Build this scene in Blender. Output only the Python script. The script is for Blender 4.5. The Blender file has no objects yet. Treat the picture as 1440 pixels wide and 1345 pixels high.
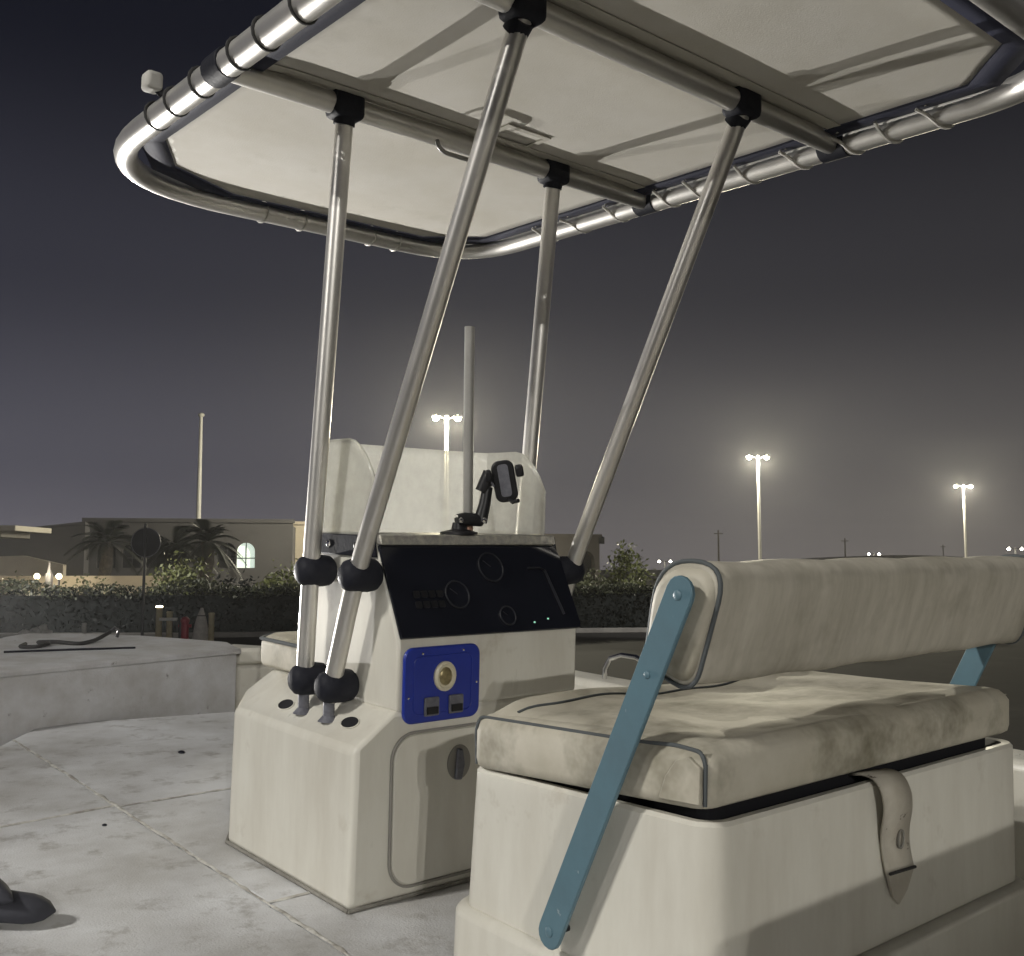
import bpy, bmesh, math, random
import numpy as np
from mathutils import Vector, Matrix
random.seed(7); rng = np.random.default_rng(7)
S = bpy.context.scene
COL = S.collection
R = math.radians

# ------------------------------------------------------------------ camera
CAMH = 1.70                                   # lens height above the ground
F_PX = 1440.7                                 # focal length for a 1440 px wide frame
PITCH = math.atan((800 - 672.5) / F_PX)
cam = bpy.data.cameras.new('camera'); camo = bpy.data.objects.new('camera', cam); COL.objects.link(camo)
camo.location = (0, 0, CAMH); camo.rotation_euler = (R(90) + PITCH, 0, 0)
cam.sensor_fit = 'HORIZONTAL'; cam.sensor_width = 36; cam.lens = 36 * F_PX / 1440
cam.clip_start = 0.05; cam.clip_end = 3000
S.camera = camo

# ------------------------------------------------------------------ world: a hazy, light-polluted night sky
w = bpy.data.worlds.new('World'); S.world = w; w.use_nodes = True
nt = w.node_tree; nt.nodes.clear()
out = nt.nodes.new('ShaderNodeOutputWorld'); bg = nt.nodes.new('ShaderNodeBackground')
tc = nt.nodes.new('ShaderNodeTexCoord'); sep = nt.nodes.new('ShaderNodeSeparateXYZ'); rmp = nt.nodes.new('ShaderNodeValToRGB')
nt.links.new(tc.outputs['Generated'], sep.inputs[0]); nt.links.new(sep.outputs['Z'], rmp.inputs[0])
tn = nt.nodes.new('ShaderNodeMapRange'); tn.inputs['From Min'].default_value = -.6; tn.inputs['From Max'].default_value = .5
nt.links.new(sep.outputs['X'], tn.inputs['Value'])
tm = nt.nodes.new('ShaderNodeMix'); tm.data_type = 'RGBA'; tm.inputs[6].default_value = (.94, .97, 1.22, 1); tm.inputs[7].default_value = (1.0, .97, .92, 1)
nt.links.new(tn.outputs[0], tm.inputs[0])
mm = nt.nodes.new('ShaderNodeMix'); mm.data_type = 'RGBA'; mm.blend_type = 'MULTIPLY'; mm.inputs[0].default_value = 1
nt.links.new(rmp.outputs[0], mm.inputs[6]); nt.links.new(tm.outputs[2], mm.inputs[7])
nt.links.new(mm.outputs[2], bg.inputs[0]); nt.links.new(bg.outputs[0], out.inputs[0])
cr = rmp.color_ramp; cr.interpolation = 'EASE'
SKY = [(0.0, (.125, .116, .115)), (.10, (.072, .069, .074)), (.27, (.028, .028, .034)), (.47, (.0058, .0066, .0108)), (1.0, (.004, .0045, .007))]
while len(cr.elements) < len(SKY): cr.elements.new(.5)
for e, (p, c) in zip(cr.elements, SKY): e.position = p; e.color = (*c, 1)
bg.inputs['Strength'].default_value = 1.0
S.view_settings.view_transform = 'Standard'; S.view_settings.look = 'None'
S.view_settings.exposure = 0.0; S.view_settings.gamma = 1.0
S.render.engine = 'CYCLES'

# ------------------------------------------------------------------ boat frame -> world
# boat frame: X starboard, Y to the bow, Z up from the cockpit deck; the boat sits bow-up on its blocks
def basis(yaw, pit, rol):
    fw = Vector((math.sin(yaw)*math.cos(pit), math.cos(yaw)*math.cos(pit), math.sin(pit)))
    rt = Vector((math.cos(yaw), -math.sin(yaw), 0)); up = rt.cross(fw)
    c, s = math.cos(rol), math.sin(rol)
    return c*rt + s*up, c*up - s*rt, fw
b_rt, b_up, b_fw = basis(R(40.191), R(2.389), R(1.13))
BPOS = Vector((-1.400, -2.265, 1.0))
w_rt, w_up, w_fw = basis(0, PITCH, 0)
A = Matrix((w_rt, w_up, w_fw)).transposed(); B = Matrix((b_rt, b_up, b_fw))
ROT = A @ B
MBOAT = Matrix.Translation(Vector((0, 0, CAMH)) - ROT @ BPOS) @ ROT.to_4x4()
def b2w(p): return MBOAT @ Vector(p)
def W(px, py, D):
    """a place D metres away whose sight line meets the photograph at px, py"""
    d = w_fw + w_rt*((px-720)/F_PX) - w_up*((py-672.5)/F_PX)
    t = D / d.y
    return Vector((0, 0, CAMH)) + d*t

# ------------------------------------------------------------------ materials
MATS = {}
def mat(name, col, rough=.5, metal=0., var=None, vscale=6., bump=0., bscale=60., emit=None, estr=0., trans=0., stretch=None, rvar=0., var2=None, v2scale=2., v2lo=.5, v2hi=.62, lo=.35, hi=.68, coat=0., spec=None):
    m = bpy.data.materials.new(name); m.use_nodes = True; n = m.node_tree.nodes; l = m.node_tree.links
    p = n['Principled BSDF']
    p.inputs['Base Color'].default_value = (*col, 1); p.inputs['Roughness'].default_value = rough; p.inputs['Metallic'].default_value = metal
    if spec is not None: p.inputs['Specular IOR Level'].default_value = spec
    if coat: p.inputs['Coat Weight'].default_value = coat; p.inputs['Coat Roughness'].default_value = .12
    t = n.new('ShaderNodeTexCoord'); mp = n.new('ShaderNodeMapping'); l.new(t.outputs['Object'], mp.inputs[0])
    if stretch: mp.inputs['Scale'].default_value = stretch
    src = None
    if var:
        nz = n.new('ShaderNodeTexNoise'); nz.inputs['Scale'].default_value = vscale; nz.inputs['Detail'].default_value = 8; nz.inputs['Roughness'].default_value = .65
        l.new(mp.outputs[0], nz.inputs['Vector'])
        r_ = n.new('ShaderNodeValToRGB'); r_.color_ramp.elements[0].position = lo; r_.color_ramp.elements[1].position = hi
        r_.color_ramp.elements[0].color = (*var, 1); r_.color_ramp.elements[1].color = (*col, 1)
        l.new(nz.outputs['Fac'], r_.inputs[0]); src = r_.outputs[0]
        if rvar:
            mr = n.new('ShaderNodeMapRange'); mr.inputs['To Min'].default_value = rough + rvar; mr.inputs['To Max'].default_value = max(.02, rough - rvar)
            mr.inputs['From Min'].default_value = .3; mr.inputs['From Max'].default_value = .7
            l.new(nz.outputs['Fac'], mr.inputs['Value']); l.new(mr.outputs[0], p.inputs['Roughness'])
    if var2:
        n2 = n.new('ShaderNodeTexNoise'); n2.inputs['Scale'].default_value = v2scale; n2.inputs['Detail'].default_value = 5; n2.inputs['Roughness'].default_value = .7
        l.new(t.outputs['Object'], n2.inputs['Vector'])
        r2 = n.new('ShaderNodeValToRGB'); r2.color_ramp.elements[0].position = v2lo; r2.color_ramp.elements[1].position = v2hi
        r2.color_ramp.elements[0].color = (0, 0, 0, 1); r2.color_ramp.elements[1].color = (1, 1, 1, 1)
        l.new(n2.outputs['Fac'], r2.inputs[0])
        mx = n.new('ShaderNodeMix'); mx.data_type = 'RGBA'
        l.new(r2.outputs[0], mx.inputs[0]); mx.inputs[7].default_value = (*var2, 1)
        if src: l.new(src, mx.inputs[6])
        else: mx.inputs[6].default_value = (*col, 1)
        src = mx.outputs[2]
    if src: l.new(src, p.inputs['Base Color'])
    if bump:
        nb = n.new('ShaderNodeTexNoise'); nb.inputs['Scale'].default_value = bscale; nb.inputs['Detail'].default_value = 4
        l.new(mp.outputs[0], nb.inputs['Vector'])
        bp = n.new('ShaderNodeBump'); bp.inputs['Strength'].default_value = bump; bp.inputs['Distance'].default_value = .01
        l.new(nb.outputs['Fac'], bp.inputs['Height']); l.new(bp.outputs[0], p.inputs['Normal'])
    if emit: p.inputs['Emission Color'].default_value = (*emit, 1); p.inputs['Emission Strength'].default_value = estr
    MATS[name] = m
    return m
mat('gelcoat', (.70, .685, .615), .36, var=(.585, .56, .49), vscale=3.0, stretch=(2.2, 2.2, .5), lo=.30, hi=.62, rvar=.10, bump=.03, bscale=9, var2=(.46, .42, .345), v2scale=6.5, v2lo=.60, v2hi=.82)
mat('deckpaint', (.73, .74, .76), .72, var=(.42, .41, .395), vscale=1.7, lo=.32, hi=.66, bump=.25, bscale=160, var2=(.24, .22, .195), v2scale=9, v2lo=.54, v2hi=.80)
mat('bowpaint', (.62, .625, .645), .7, var=(.45, .44, .43), vscale=5, bump=.2, bscale=120, var2=(.20, .19, .18), v2scale=16, v2lo=.64, v2hi=.74)
mat('sealant', (.66, .65, .61), .6, var=(.30, .28, .25), vscale=14, lo=.40, hi=.58)
mat('grime', (.16, .15, .13), .8, var=(.28, .27, .24), vscale=20)
mat('hullpaint', (.62, .61, .57), .4, var=(.5, .49, .45), vscale=2)
mat('aluminium', (.78, .765, .73), .38, metal=.85, var=(.68, .66, .62), vscale=9, rvar=.06, bump=.004, bscale=25)
mat('whitetube', (.66, .65, .60), .4, metal=.2, var=(.58, .56, .52), vscale=9)
mat('rubber', (.010, .011, .018), .62, var=(.016, .017, .024), vscale=20, bump=.15, bscale=90, spec=.2)
mat('blackplastic', (.009, .009, .011), .42, var=(.015, .015, .017), vscale=20, spec=.3)
mat('canvas', (.60, .58, .53), .85, var=(.53, .505, .44), vscale=3, bump=.12, bscale=220, var2=(.43, .41, .35), v2scale=2.2, v2lo=.60, v2hi=.80)
mat('canvasseam', (.45, .43, .37), .85, bump=.1, bscale=200)
mat('navy', (.012, .014, .034), .8, bump=.1, bscale=200)
mat('vinyl', (.55, .52, .44), .60, var=(.42, .39, .31), vscale=4, bump=.12, bscale=18, var2=(.18, .165, .115), v2scale=3.6, v2lo=.47, v2hi=.70)
mat('vinylback', (.50, .47, .40), .58, var=(.36, .335, .275), vscale=8, bump=.22, bscale=10, stretch=(3.4, 2, .55), lo=.28, hi=.66, var2=(.22, .20, .15), v2scale=2.6, v2lo=.50, v2hi=.80)
mat('piping', (.075, .085, .09), .7)
mat('bluearm', (.10, .185, .23), .48, var=(.085, .155, .195), vscale=9, rvar=.08, var2=(.26, .32, .35), v2scale=24, v2lo=.66, v2hi=.70)
mat('bluepanel', (.012, .032, .30), .30, var=(.010, .026, .25), vscale=8)
mat('glassblack', (.010, .011, .017), .07, var=(.010, .011, .016), vscale=6, rvar=.02)
mat('gaugering', (.022, .023, .028), .3, metal=.3)
mat('shadowgrey', (.060, .062, .075), .7, var=(.045, .046, .058), vscale=12, bump=.1, bscale=60, spec=.25)  # grey of a shadow on the deck, put into a solid's colour
mat('bronze', (.42, .36, .20), .35, metal=.6, var=(.2, .16, .08), vscale=40)
mat('cream', (.66, .61, .46), .4)
mat('greyplastic', (.16, .165, .19), .45, var=(.1, .1, .12), vscale=50)
mat('gasket', (.27, .26, .235), .6)
mat('chrome', (.8, .8, .8), .12, metal=1)
mat('coaming', (.30, .29, .27), .35, metal=.35, var=(.55, .53, .45), vscale=45, lo=.3, hi=.6, bump=.3, bscale=90)
mat('pvc', (.30, .295, .28), .45, var=(.24, .235, .22), vscale=10)
mat('redglint', (.42, .25, .18), .4, metal=.4)  # reddish reflection put into the base colour
mat('void', (.004, .004, .007), .9)
mat('strap', (.52, .49, .42), .6, var=(.42, .385, .32), vscale=18, var2=(.10, .08, .06), v2scale=30, v2lo=.63, v2hi=.68)
mat('rope', (.035, .034, .034), .8, bump=.3, bscale=200)
mat('asphalt', (.027, .024, .022), .9, var=(.018, .016, .015), vscale=.8, bump=.4, bscale=30, var2=(.05, .045, .04), v2scale=.25, v2lo=.55, v2hi=.7)
mat('kerb', (.26, .25, .23), .8, var=(.18, .17, .16), vscale=3)
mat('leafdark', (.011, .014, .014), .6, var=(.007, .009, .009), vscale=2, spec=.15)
mat('leaflit', (.17, .185, .06), .55, var=(.09, .105, .035), vscale=3)  # brighter leaf copy, lamplight on the bushes put into the colour
mat('leaftoplit', (.06, .068, .032), .55, var=(.03, .036, .018), vscale=3)  # hedge-top leaf copy, lamplight put into the colour
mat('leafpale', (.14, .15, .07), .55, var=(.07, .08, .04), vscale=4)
mat('palmleaf', (.022, .027, .02), .55, var=(.02, .026, .016), vscale=2)
mat('bark', (.10, .085, .065), .9, var=(.05, .042, .033), vscale=9, bump=.5, bscale=14)
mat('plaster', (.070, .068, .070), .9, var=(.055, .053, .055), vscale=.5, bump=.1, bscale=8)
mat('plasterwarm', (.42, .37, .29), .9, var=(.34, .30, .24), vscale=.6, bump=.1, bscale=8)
mat('roofpale', (.46, .43, .36), .7, var=(.4, .37, .31), vscale=1)
mat('darkmetal', (.045, .045, .05), .5, metal=.5)
mat('polewhite', (.58, .57, .53), .45, var=(.5, .49, .46), vscale=2)
mat('wood', (.22, .15, .09), .8, var=(.13, .09, .055), vscale=10)
mat('woodpost', (.40, .35, .22), .8, var=(.28, .24, .15), vscale=8)
mat('redpaint', (.30, .02, .04), .45)
mat('sack', (.50, .47, .43), .9, var=(.32, .30, .28), vscale=9, bump=.4, bscale=12)
mat('stonepale', (.55, .54, .50), .85, var=(.4, .39, .36), vscale=6)
mat('lens', (.9, .88, .8), .3, emit=(1, .90, .60), estr=22)
mat('farlens', (.9, .88, .8), .3, emit=(1, .95, .80), estr=32)
mat('globe', (.9, .85, .7), .3, emit=(1, .88, .62), estr=7)
mat('litpane', (.7, .8, .7), .3, emit=(.80, .95, .82), estr=.75)
mat('ledgreen', (.2, .6, .4), .3, emit=(.5, 1, .75), estr=.45)
mat('floodlens', (.9, .9, .9), .3, emit=(1, .96, .86), estr=40)
def windshield_mat():
    m = bpy.data.materials.new('acrylic'); m.use_nodes = True; n = m.node_tree.nodes; l = m.node_tree.links
    n.remove(n['Principled BSDF']); o = n['Material Output']
    tr = n.new('ShaderNodeBsdfTransparent'); tr.inputs[0].default_value = (.93, .92, .86, 1)
    tl = n.new('ShaderNodeBsdfTranslucent'); tl.inputs[0].default_value = (.78, .78, .75, 1)
    df = n.new('ShaderNodeBsdfDiffuse'); df.inputs[0].default_value = (.74, .74, .72, 1)
    gl = n.new('ShaderNodeBsdfGlossy'); gl.inputs['Roughness'].default_value = .16
    a = n.new('ShaderNodeMixShader'); b = n.new('ShaderNodeMixShader'); c = n.new('ShaderNodeMixShader')
    t = n.new('ShaderNodeTexCoord'); nz = n.new('ShaderNodeTexNoise'); nz.inputs['Scale'].default_value = 9; nz.inputs['Detail'].default_value = 9; nz.inputs['Roughness'].default_value = .7
    l.new(t.outputs['Object'], nz.inputs['Vector'])
    mr = n.new('ShaderNodeMapRange'); mr.inputs['From Min'].default_value = .3; mr.inputs['From Max'].default_value = .7; mr.inputs['To Min'].default_value = .40; mr.inputs['To Max'].default_value = .60
    l.new(nz.outputs['Fac'], mr.inputs['Value'])
    a.inputs[0].default_value = .55; l.new(tl.outputs[0], a.inputs[1]); l.new(df.outputs[0], a.inputs[2])
    l.new(mr.outputs[0], b.inputs[0]); l.new(tr.outputs[0], b.inputs[1]); l.new(a.outputs[0], b.inputs[2])
    c.inputs[0].default_value = .02; l.new(b.outputs[0], c.inputs[1]); l.new(gl.outputs[0], c.inputs[2])
    l.new(c.outputs[0], o.inputs['Surface']); MATS['acrylic'] = m
windshield_mat()

# ------------------------------------------------------------------ mesh helpers
class MB:
    def __init__(s): s.v = []; s.f = []
    def _add(s, vs, fs):
        o = len(s.v); s.v += [tuple(p) for p in vs]; s.f += [tuple(i+o for i in f) for f in fs]; return s
    def box(s, c, d, m=None):
        x, y, z = [k/2 for k in d]
        vs = [Vector((i*x, j*y, k*z)) for k in (-1, 1) for j in (-1, 1) for i in (-1, 1)]
        if m: vs = [m @ p for p in vs]
        vs = [p + Vector(c) for p in vs]
        return s._add(vs, [(0,2,3,1), (4,5,7,6), (0,1,5,4), (2,6,7,3), (0,4,6,2), (1,3,7,5)])
    def b2(s, a, b): return s.box([(p+q)/2 for p, q in zip(a, b)], [abs(q-p) for p, q in zip(a, b)])
    def loft(s, rings, cap=True, close=True):
        n = len(rings[0]); vs = [p for r in rings for p in r]; fs = []
        for i in range(len(rings)-1):
            for j in range(n if close else n-1):
                k = (j+1) % n
                fs.append((i*n+j, i*n+k, (i+1)*n+k, (i+1)*n+j))
        if cap: fs += [tuple(reversed(range(n))), tuple(range((len(rings)-1)*n, len(rings)*n))]
        return s._add(vs, fs)
    def prism(s, poly, ax, a, b):
        def e(p, t): return {'x': (t, p[0], p[1]), 'y': (p[0], t, p[1]), 'z': (p[0], p[1], t)}[ax]
        return s.loft([[e(p, a) for p in poly], [e(p, b) for p in poly]])
    def tube(s, pts, r, n=14, cap=True, closed=False, flat=1.0):
        pts = [Vector(p) for p in pts]; N = len(pts); rs = r if isinstance(r, (list, tuple)) else [r]*N
        def tan(i):
            if closed: return (pts[(i+1) % N] - pts[i-1]).normalized()
            return (pts[min(i+1, N-1)] - pts[max(i-1, 0)]).normalized()
        t0 = tan(0); a = Vector((0, 0, 1)) if abs(t0.z) < .9 else Vector((1, 0, 0))
        u = t0.cross(a).normalized(); rings = []
        for i in range(N):
            t = tan(i); u = (u - t*u.dot(t)).normalized(); v = t.cross(u)
            rings.append([pts[i] + rs[i]*(math.cos(2*math.pi*k/n)*u + flat*math.sin(2*math.pi*k/n)*v) for k in range(n)])
        if closed: rings.append(rings[0])
        return s.loft(rings, cap and not closed)
    def ball(s, c, r, n=12, m=8, mt=None):
        r = (r, r, r) if not isinstance(r, (list, tuple)) else r; c = Vector(c); rings = []
        for i in range(m+1):
            a = -math.pi/2 + math.pi*i/m; a = max(-1.55, min(1.55, a))
            ring = [Vector((r[0]*math.cos(a)*math.cos(2*math.pi*k/n), r[1]*math.cos(a)*math.sin(2*math.pi*k/n), r[2]*math.sin(a))) for k in range(n)]
            rings.append([c + (mt @ p if mt else p) for p in ring])
        return s.loft(rings)
BASE = {}
def fin(o, ang=35, bevel=0, seg=2, smooth=True):
    me = o.data
    if bevel:
        m = o.modifiers.new('bevel', 'BEVEL'); m.width = bevel; m.segments = seg; m.limit_method = 'ANGLE'; m.angle_limit = R(30); m.harden_normals = False
    if smooth:
        me.polygons.foreach_set('use_smooth', [True]*len(me.polygons)); me.set_sharp_from_angle(angle=R(ang))
def part(name, mb, m, parent=None, bevel=0, seg=2, ang=35, smooth=True, label=None, kind=None, fix=True):
    base = Vector((0, 0, 0)); q = parent
    while q is not None:
        if q.name in BASE: base = BASE[q.name]; break
        q = q.parent
    me = bpy.data.meshes.new(name); me.from_pydata([tuple(Vector(p)-base) for p in mb.v], [], mb.f); me.update()
    if fix:
        bm = bmesh.new(); bm.from_mesh(me); bmesh.ops.recalc_face_normals(bm, faces=bm.faces); bm.to_mesh(me); bm.free()
    me.materials.append(MATS[m] if isinstance(m, str) else m)
    o = bpy.data.objects.new(name, me); COL.objects.link(o)
    if parent: o.parent = parent
    fin(o, ang, bevel, seg, smooth)
    if label: o['label'] = label
    if kind: o['kind'] = kind
    return o
def thing(name, label, cat, base=(0, 0, 0), boat=False, group=None):
    o = bpy.data.objects.new(name, None); COL.objects.link(o); o.empty_display_size = .1
    base = Vector(base); BASE[o.name] = base
    o.matrix_world = (MBOAT @ Matrix.Translation(base)) if boat else Matrix.Translation(base)
    o['label'] = label; o['category'] = cat
    if group: o['group'] = group
    return o
def single(name, mb, m, label, cat, base=(0, 0, 0), boat=False, group=None, **k):
    base = Vector(base); mb.v = [tuple(Vector(p)-base) for p in mb.v]
    o = part(name, mb, m, None, **k)
    o.matrix_world = (MBOAT @ Matrix.Translation(base)) if boat else Matrix.Translation(base)
    o['label'] = label; o['category'] = cat
    if group: o['group'] = group
    return o
def structure(name, mb, m, boat=False, **k):
    o = part(name, mb, m, None, **k); o['kind'] = 'structure'
    if boat: o.matrix_world = MBOAT
    return o
def arc(c, r, a0, a1, n): return [(c[0]+r*math.cos(R(a0+(a1-a0)*i/n)), c[1]+r*math.sin(R(a0+(a1-a0)*i/n))) for i in range(n+1)]
def rrect(x0, y0, x1, y1, r, n=6):
    return arc((x1-r, y0+r), r, -90, 0, n) + arc((x1-r, y1-r), r, 0, 90, n) + arc((x0+r, y1-r), r, 90, 180, n) + arc((x0+r, y0+r), r, 180, 270, n)
def light(name, kind, loc, power, col, radius=.15, parent=None, aim=None, cone=None, blend=.4):
    d = bpy.data.lights.new(name, kind); d.energy = power; d.color = col; d.shadow_soft_size = radius
    o = bpy.data.objects.new(name, d); COL.objects.link(o)
    loc = Vector(loc)
    if kind == 'SPOT': d.spot_size = R(cone); d.spot_blend = blend
    if aim is not None: o.rotation_mode = 'QUATERNION'; o.rotation_quaternion = (Vector(aim)-loc).to_track_quat('-Z', 'Y')
    if parent: o.parent = parent; loc = loc - BASE[parent.name]
    o.location = loc
    return o
WARM = (1.0, .968, .905)
POS_G = 0.0

# ================================================================== the ground
g = MB(); g._add([(-600, -600, 0), (600, -600, 0), (600, 1500, 0), (-600, 1500, 0)], [(0, 1, 2, 3)])
structure('ground', g, 'asphalt')

# ================================================================== lamp posts
def lamp_post(base, yaw, half, height, power, label, group=None, lens='lens', scale=1., cone=None, aim=None, rad=.16, col=(1.0, .92, .70)):
    t = thing('lamp_post', label, 'street lamp', base, group=group); b = Vector(base)
    part('base_plate', MB().box(b+Vector((0, 0, .15)), (.42*scale, .42*scale, .3)), 'kerb', t, bevel=.03)
    zs = [.2, height*.5, height]
    part('pole', MB().tube([b+Vector((0, 0, z)) for z in zs], [.14*scale, .115*scale, .085*scale], 12), 'polewhite', t)
    part('pole_cap', MB().ball(b+Vector((0, 0, height+.05)), .11*scale, 8, 6), 'polewhite', t)
    d = Vector((math.cos(yaw), math.sin(yaw), 0))
    for s in (-1, 1):
        p0 = b+Vector((0, 0, height-.12)); p1 = b+d*s*half*.6+Vector((0, 0, height+.02)); p2 = b+d*s*half+Vector((0, 0, height+.03))
        part('arm', MB().tube([p0, p1, p2], .04*scale, 8), 'darkmetal', t)
        c = b+d*s*(half+.18*scale)+Vector((0, 0, height+.02))
        m = Matrix.Rotation(yaw, 3, 'Z')
        h = part('lamp_head', MB().box(c+Vector((0, 0, .07*scale)), (.50*scale, .34*scale, .10*scale), m), 'darkmetal', t, bevel=.03)
        part('lamp_lens', MB().ball(c+Vector((0, 0, -.02*scale)), (.20*scale, .17*scale, .17*scale), 12, 8, m), lens, h)
        if power:
            lp = c+Vector((0, 0, -.42*scale))
            if aim is None: light('bulb', 'POINT', lp, power, col, rad, t)
            else: light('bulb', 'SPOT', lp, power, WARM, rad, t, aim, cone, .5)
    return t
grp = 'double-headed lamp posts of the car park'
def post(px, py, D, h, half, power, label, **k):
    p = W(px, py, D); return lamp_post((p.x, p.y, 0), k.pop('yaw', .12), half, h, power, label, grp, **k)
post(628, 640, 56, 10.0, .42, 8000, 'tall lamp post seen through the clouded windshield, both heads lit')
post(1067, 700, 76, 10.0, .50, 8000, 'tall lit lamp post over the middle of the padded backrest')
post(1356, 720, 103, 10.0, .62, 8000, 'lit lamp post rising beyond the low dark warehouse roof')
lt = 'tiny far-off lamp post with two lit heads on the horizon'
post(935, 795, 210, 3.2, .9, 0, 'short far-off lamp post with two lit heads beside the round bush', lens='farlens', scale=1.5)
post(1229, 780, 230, 5.0, .9, 0, 'far-off lamp post with lit heads above the left end of the warehouse roof', lens='farlens', scale=1.6)
post(1428, 775, 160, 4.8, .85, 0, 'small far-off lamp post standing past the right end of the warehouse', lens='farlens', scale=1.3)
# the lamp posts that light the boat, standing behind and beside the photographer
bc = b2w((.3, -.4, .5))
def lit_post(bx, by, h, power, label, **k):
    p = b2w((bx, by, 0)); return lamp_post((p.x, p.y, 0), k.pop('yaw', .9), .5, h, power, label, grp, aim=(bc.x, bc.y, 1.0), cone=k.pop('cone', 24), rad=.10, **k)
lit_post(-32.5, .5, 7.4, 2100, 'tall lamp post off the port side of the boat')
lit_post(-12.5, -26.5, 9.5, 4600, 'tall lamp post standing astern of the boat')
lit_post(-12.0, 1.5, 10.6, 2500, 'tall lamp post standing close by the port bow', cone=44)

lamp_post((15.5, 19.5, 0), .3, .5, 7.5, 4200, 'unseen lamp post added to light the bushes off the starboard quarter', grp, aim=(4.2, 32, 1.5), cone=52)  # unseen post added only to brighten the right-hand bushes
lamp_post((-18.5, 20.5, 0), .3, .5, 7.5, 5200, 'unseen lamp post added to light the bush ahead of the boat', grp, aim=(-9.0, 29.2, .9), cone=34)  # unseen post added only to brighten the left-hand bush
# unseen low lamps ahead of the bow, stands added in place of car headlights
for (pw, bx, by, lb) in ((1600, .22, 6.1, 'unseen stand lamp in place of a car headlight dead ahead of the bow'), (560, -1.0, 6.0, 'unseen stand lamp in place of a car headlight off the port side of the bow')):
    p = b2w((bx, by, 0)); b = Vector((p.x, p.y, 0)); aim = b2w((.45, -.6, 2.1))
    t = thing('floodlight', lb, 'floodlight', b, group='unseen stand lamps ahead of the bow')
    for k in range(3):
        a = k*2.094+.4
        part('leg', MB().tube([b+Vector((.34*math.cos(a), .34*math.sin(a), .015)), b+Vector((0, 0, .92))], .014, 8), 'darkmetal', t)
    part('mast', MB().tube([b+Vector((0, 0, .8)), b+Vector((0, 0, 1.06))], .018, 8), 'darkmetal', t)
    c = b+Vector((0, 0, 1.18)); q = (aim-c).to_track_quat('-Z', 'Y').to_matrix()
    h = part('housing', MB().box(c, (.30, .24, .08), q), 'darkmetal', t, bevel=.012)
    part('lamp_lens', MB().box(c+q @ Vector((0, 0, -.043)), (.25, .19, .012), q), 'floodlens', h)
    light('bulb', 'SPOT', c+q @ Vector((0, 0, -.09)), pw, (1, .97, .925), .022, t, aim, 62, .5)

# ================================================================== boat hull
hull = thing('boat', 'pale open skiff with grey worn cockpit deck and pointed raised bow', 'boat', (.4, .4, -.75), True)
CX = .40
ST = [(-3.0, 1.18), (-1.5, 1.25), (0, 1.27), (1.2, 1.22), (2.0, 1.13), (2.7, .95), (3.05, .80), (3.06, .795), (3.2, .74), (3.6, .52), (3.95, .28), (4.22, .04)]
rings = []
for y, b in ST:
    k = -.74 if y < 2 else -.74 + .62*((y-2)/2.22)**1.8
    ch = -.40 if y < 2 else -.40 + .35*((y-2)/2.22)
    top = -.035 if y < 3.055 else .245; inn = -.16 if y < 3.055 else .2
    bb = b
    rings.append([(CX-bb, y, top), (CX-bb*.93, y, ch), (CX, y, k), (CX+bb*.93, y, ch), (CX+bb, y, top), (CX+bb*.97, y, inn), (CX-bb*.97, y, inn)])
part('hull_shell', MB().loft(rings), 'hullpaint', hull, ang=25)
# cockpit deck: separate plates with sealed joints
def plate(poly, z=0., t=.03): return MB().prism(poly, 'z', z-t, z)
J = .006
XS = -.128
def deckplate(poly): part('deck_plate', plate(poly), 'deckpaint', hull, bevel=.003, seg=1)
deckplate([(-.86, -2.9), (XS-J, -2.9), (XS-J, 1.30), (-.87, 1.24)])
deckplate([(-.87, 1.255), (XS-J, 1.315), (XS-J, 2.585), (-.207, 2.481), (-.70, 1.9)])
deckplate([(XS+J, -2.9), (1.63, -2.9), (1.63, .18), (XS+J, .18)])
deckplate([(XS+J, .192), (1.63, .192), (1.63, 1.28), (XS+J, 1.28)])
deckplate([(XS+J, 1.292), (1.61, 1.292), (1.45, 2.0), (1.28, 2.585), (.99, 2.647), (.065, 2.842), (XS+J, 2.60)])
sole = MB().prism([(-.86, -2.95), (1.64, -2.95), (1.62, 1.2), (1.5, 2.0), (1.3, 2.7), (1.10, 2.98), (-.3, 2.75), (-.55, 2.70), (-.75, 2.0), (-.86, 1.2)], 'z', -.13, -.10)
part('sole', sole, 'deckpaint', hull)
def bead(pts, r=.008):
    P = []
    for a, b in zip(pts, pts[1:]):
        n = max(2, int((Vector(b)-Vector(a)).length/.035))
        P += [Vector(a).lerp(Vector(b), i/n)+Vector((random.uniform(-.0025, .0025), random.uniform(-.0025, .0025), 0)) for i in range(n)]
    P.append(Vector(pts[-1]))
    return MB().tube(P, [r*random.uniform(.35, 1.15) for _ in P], 6, flat=.4)
for pts in ([(XS, -1.2, .001), (XS, 2.58, .001)], [(XS, 1.286, .001), (.8, 1.286, .001)], [(-.86, 1.245, .001), (XS, 1.306, .001)], [(XS, .186, .001), (.0, .186, .001)]):
    part('deck_seam', bead(pts), 'sealant', hull)
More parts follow.
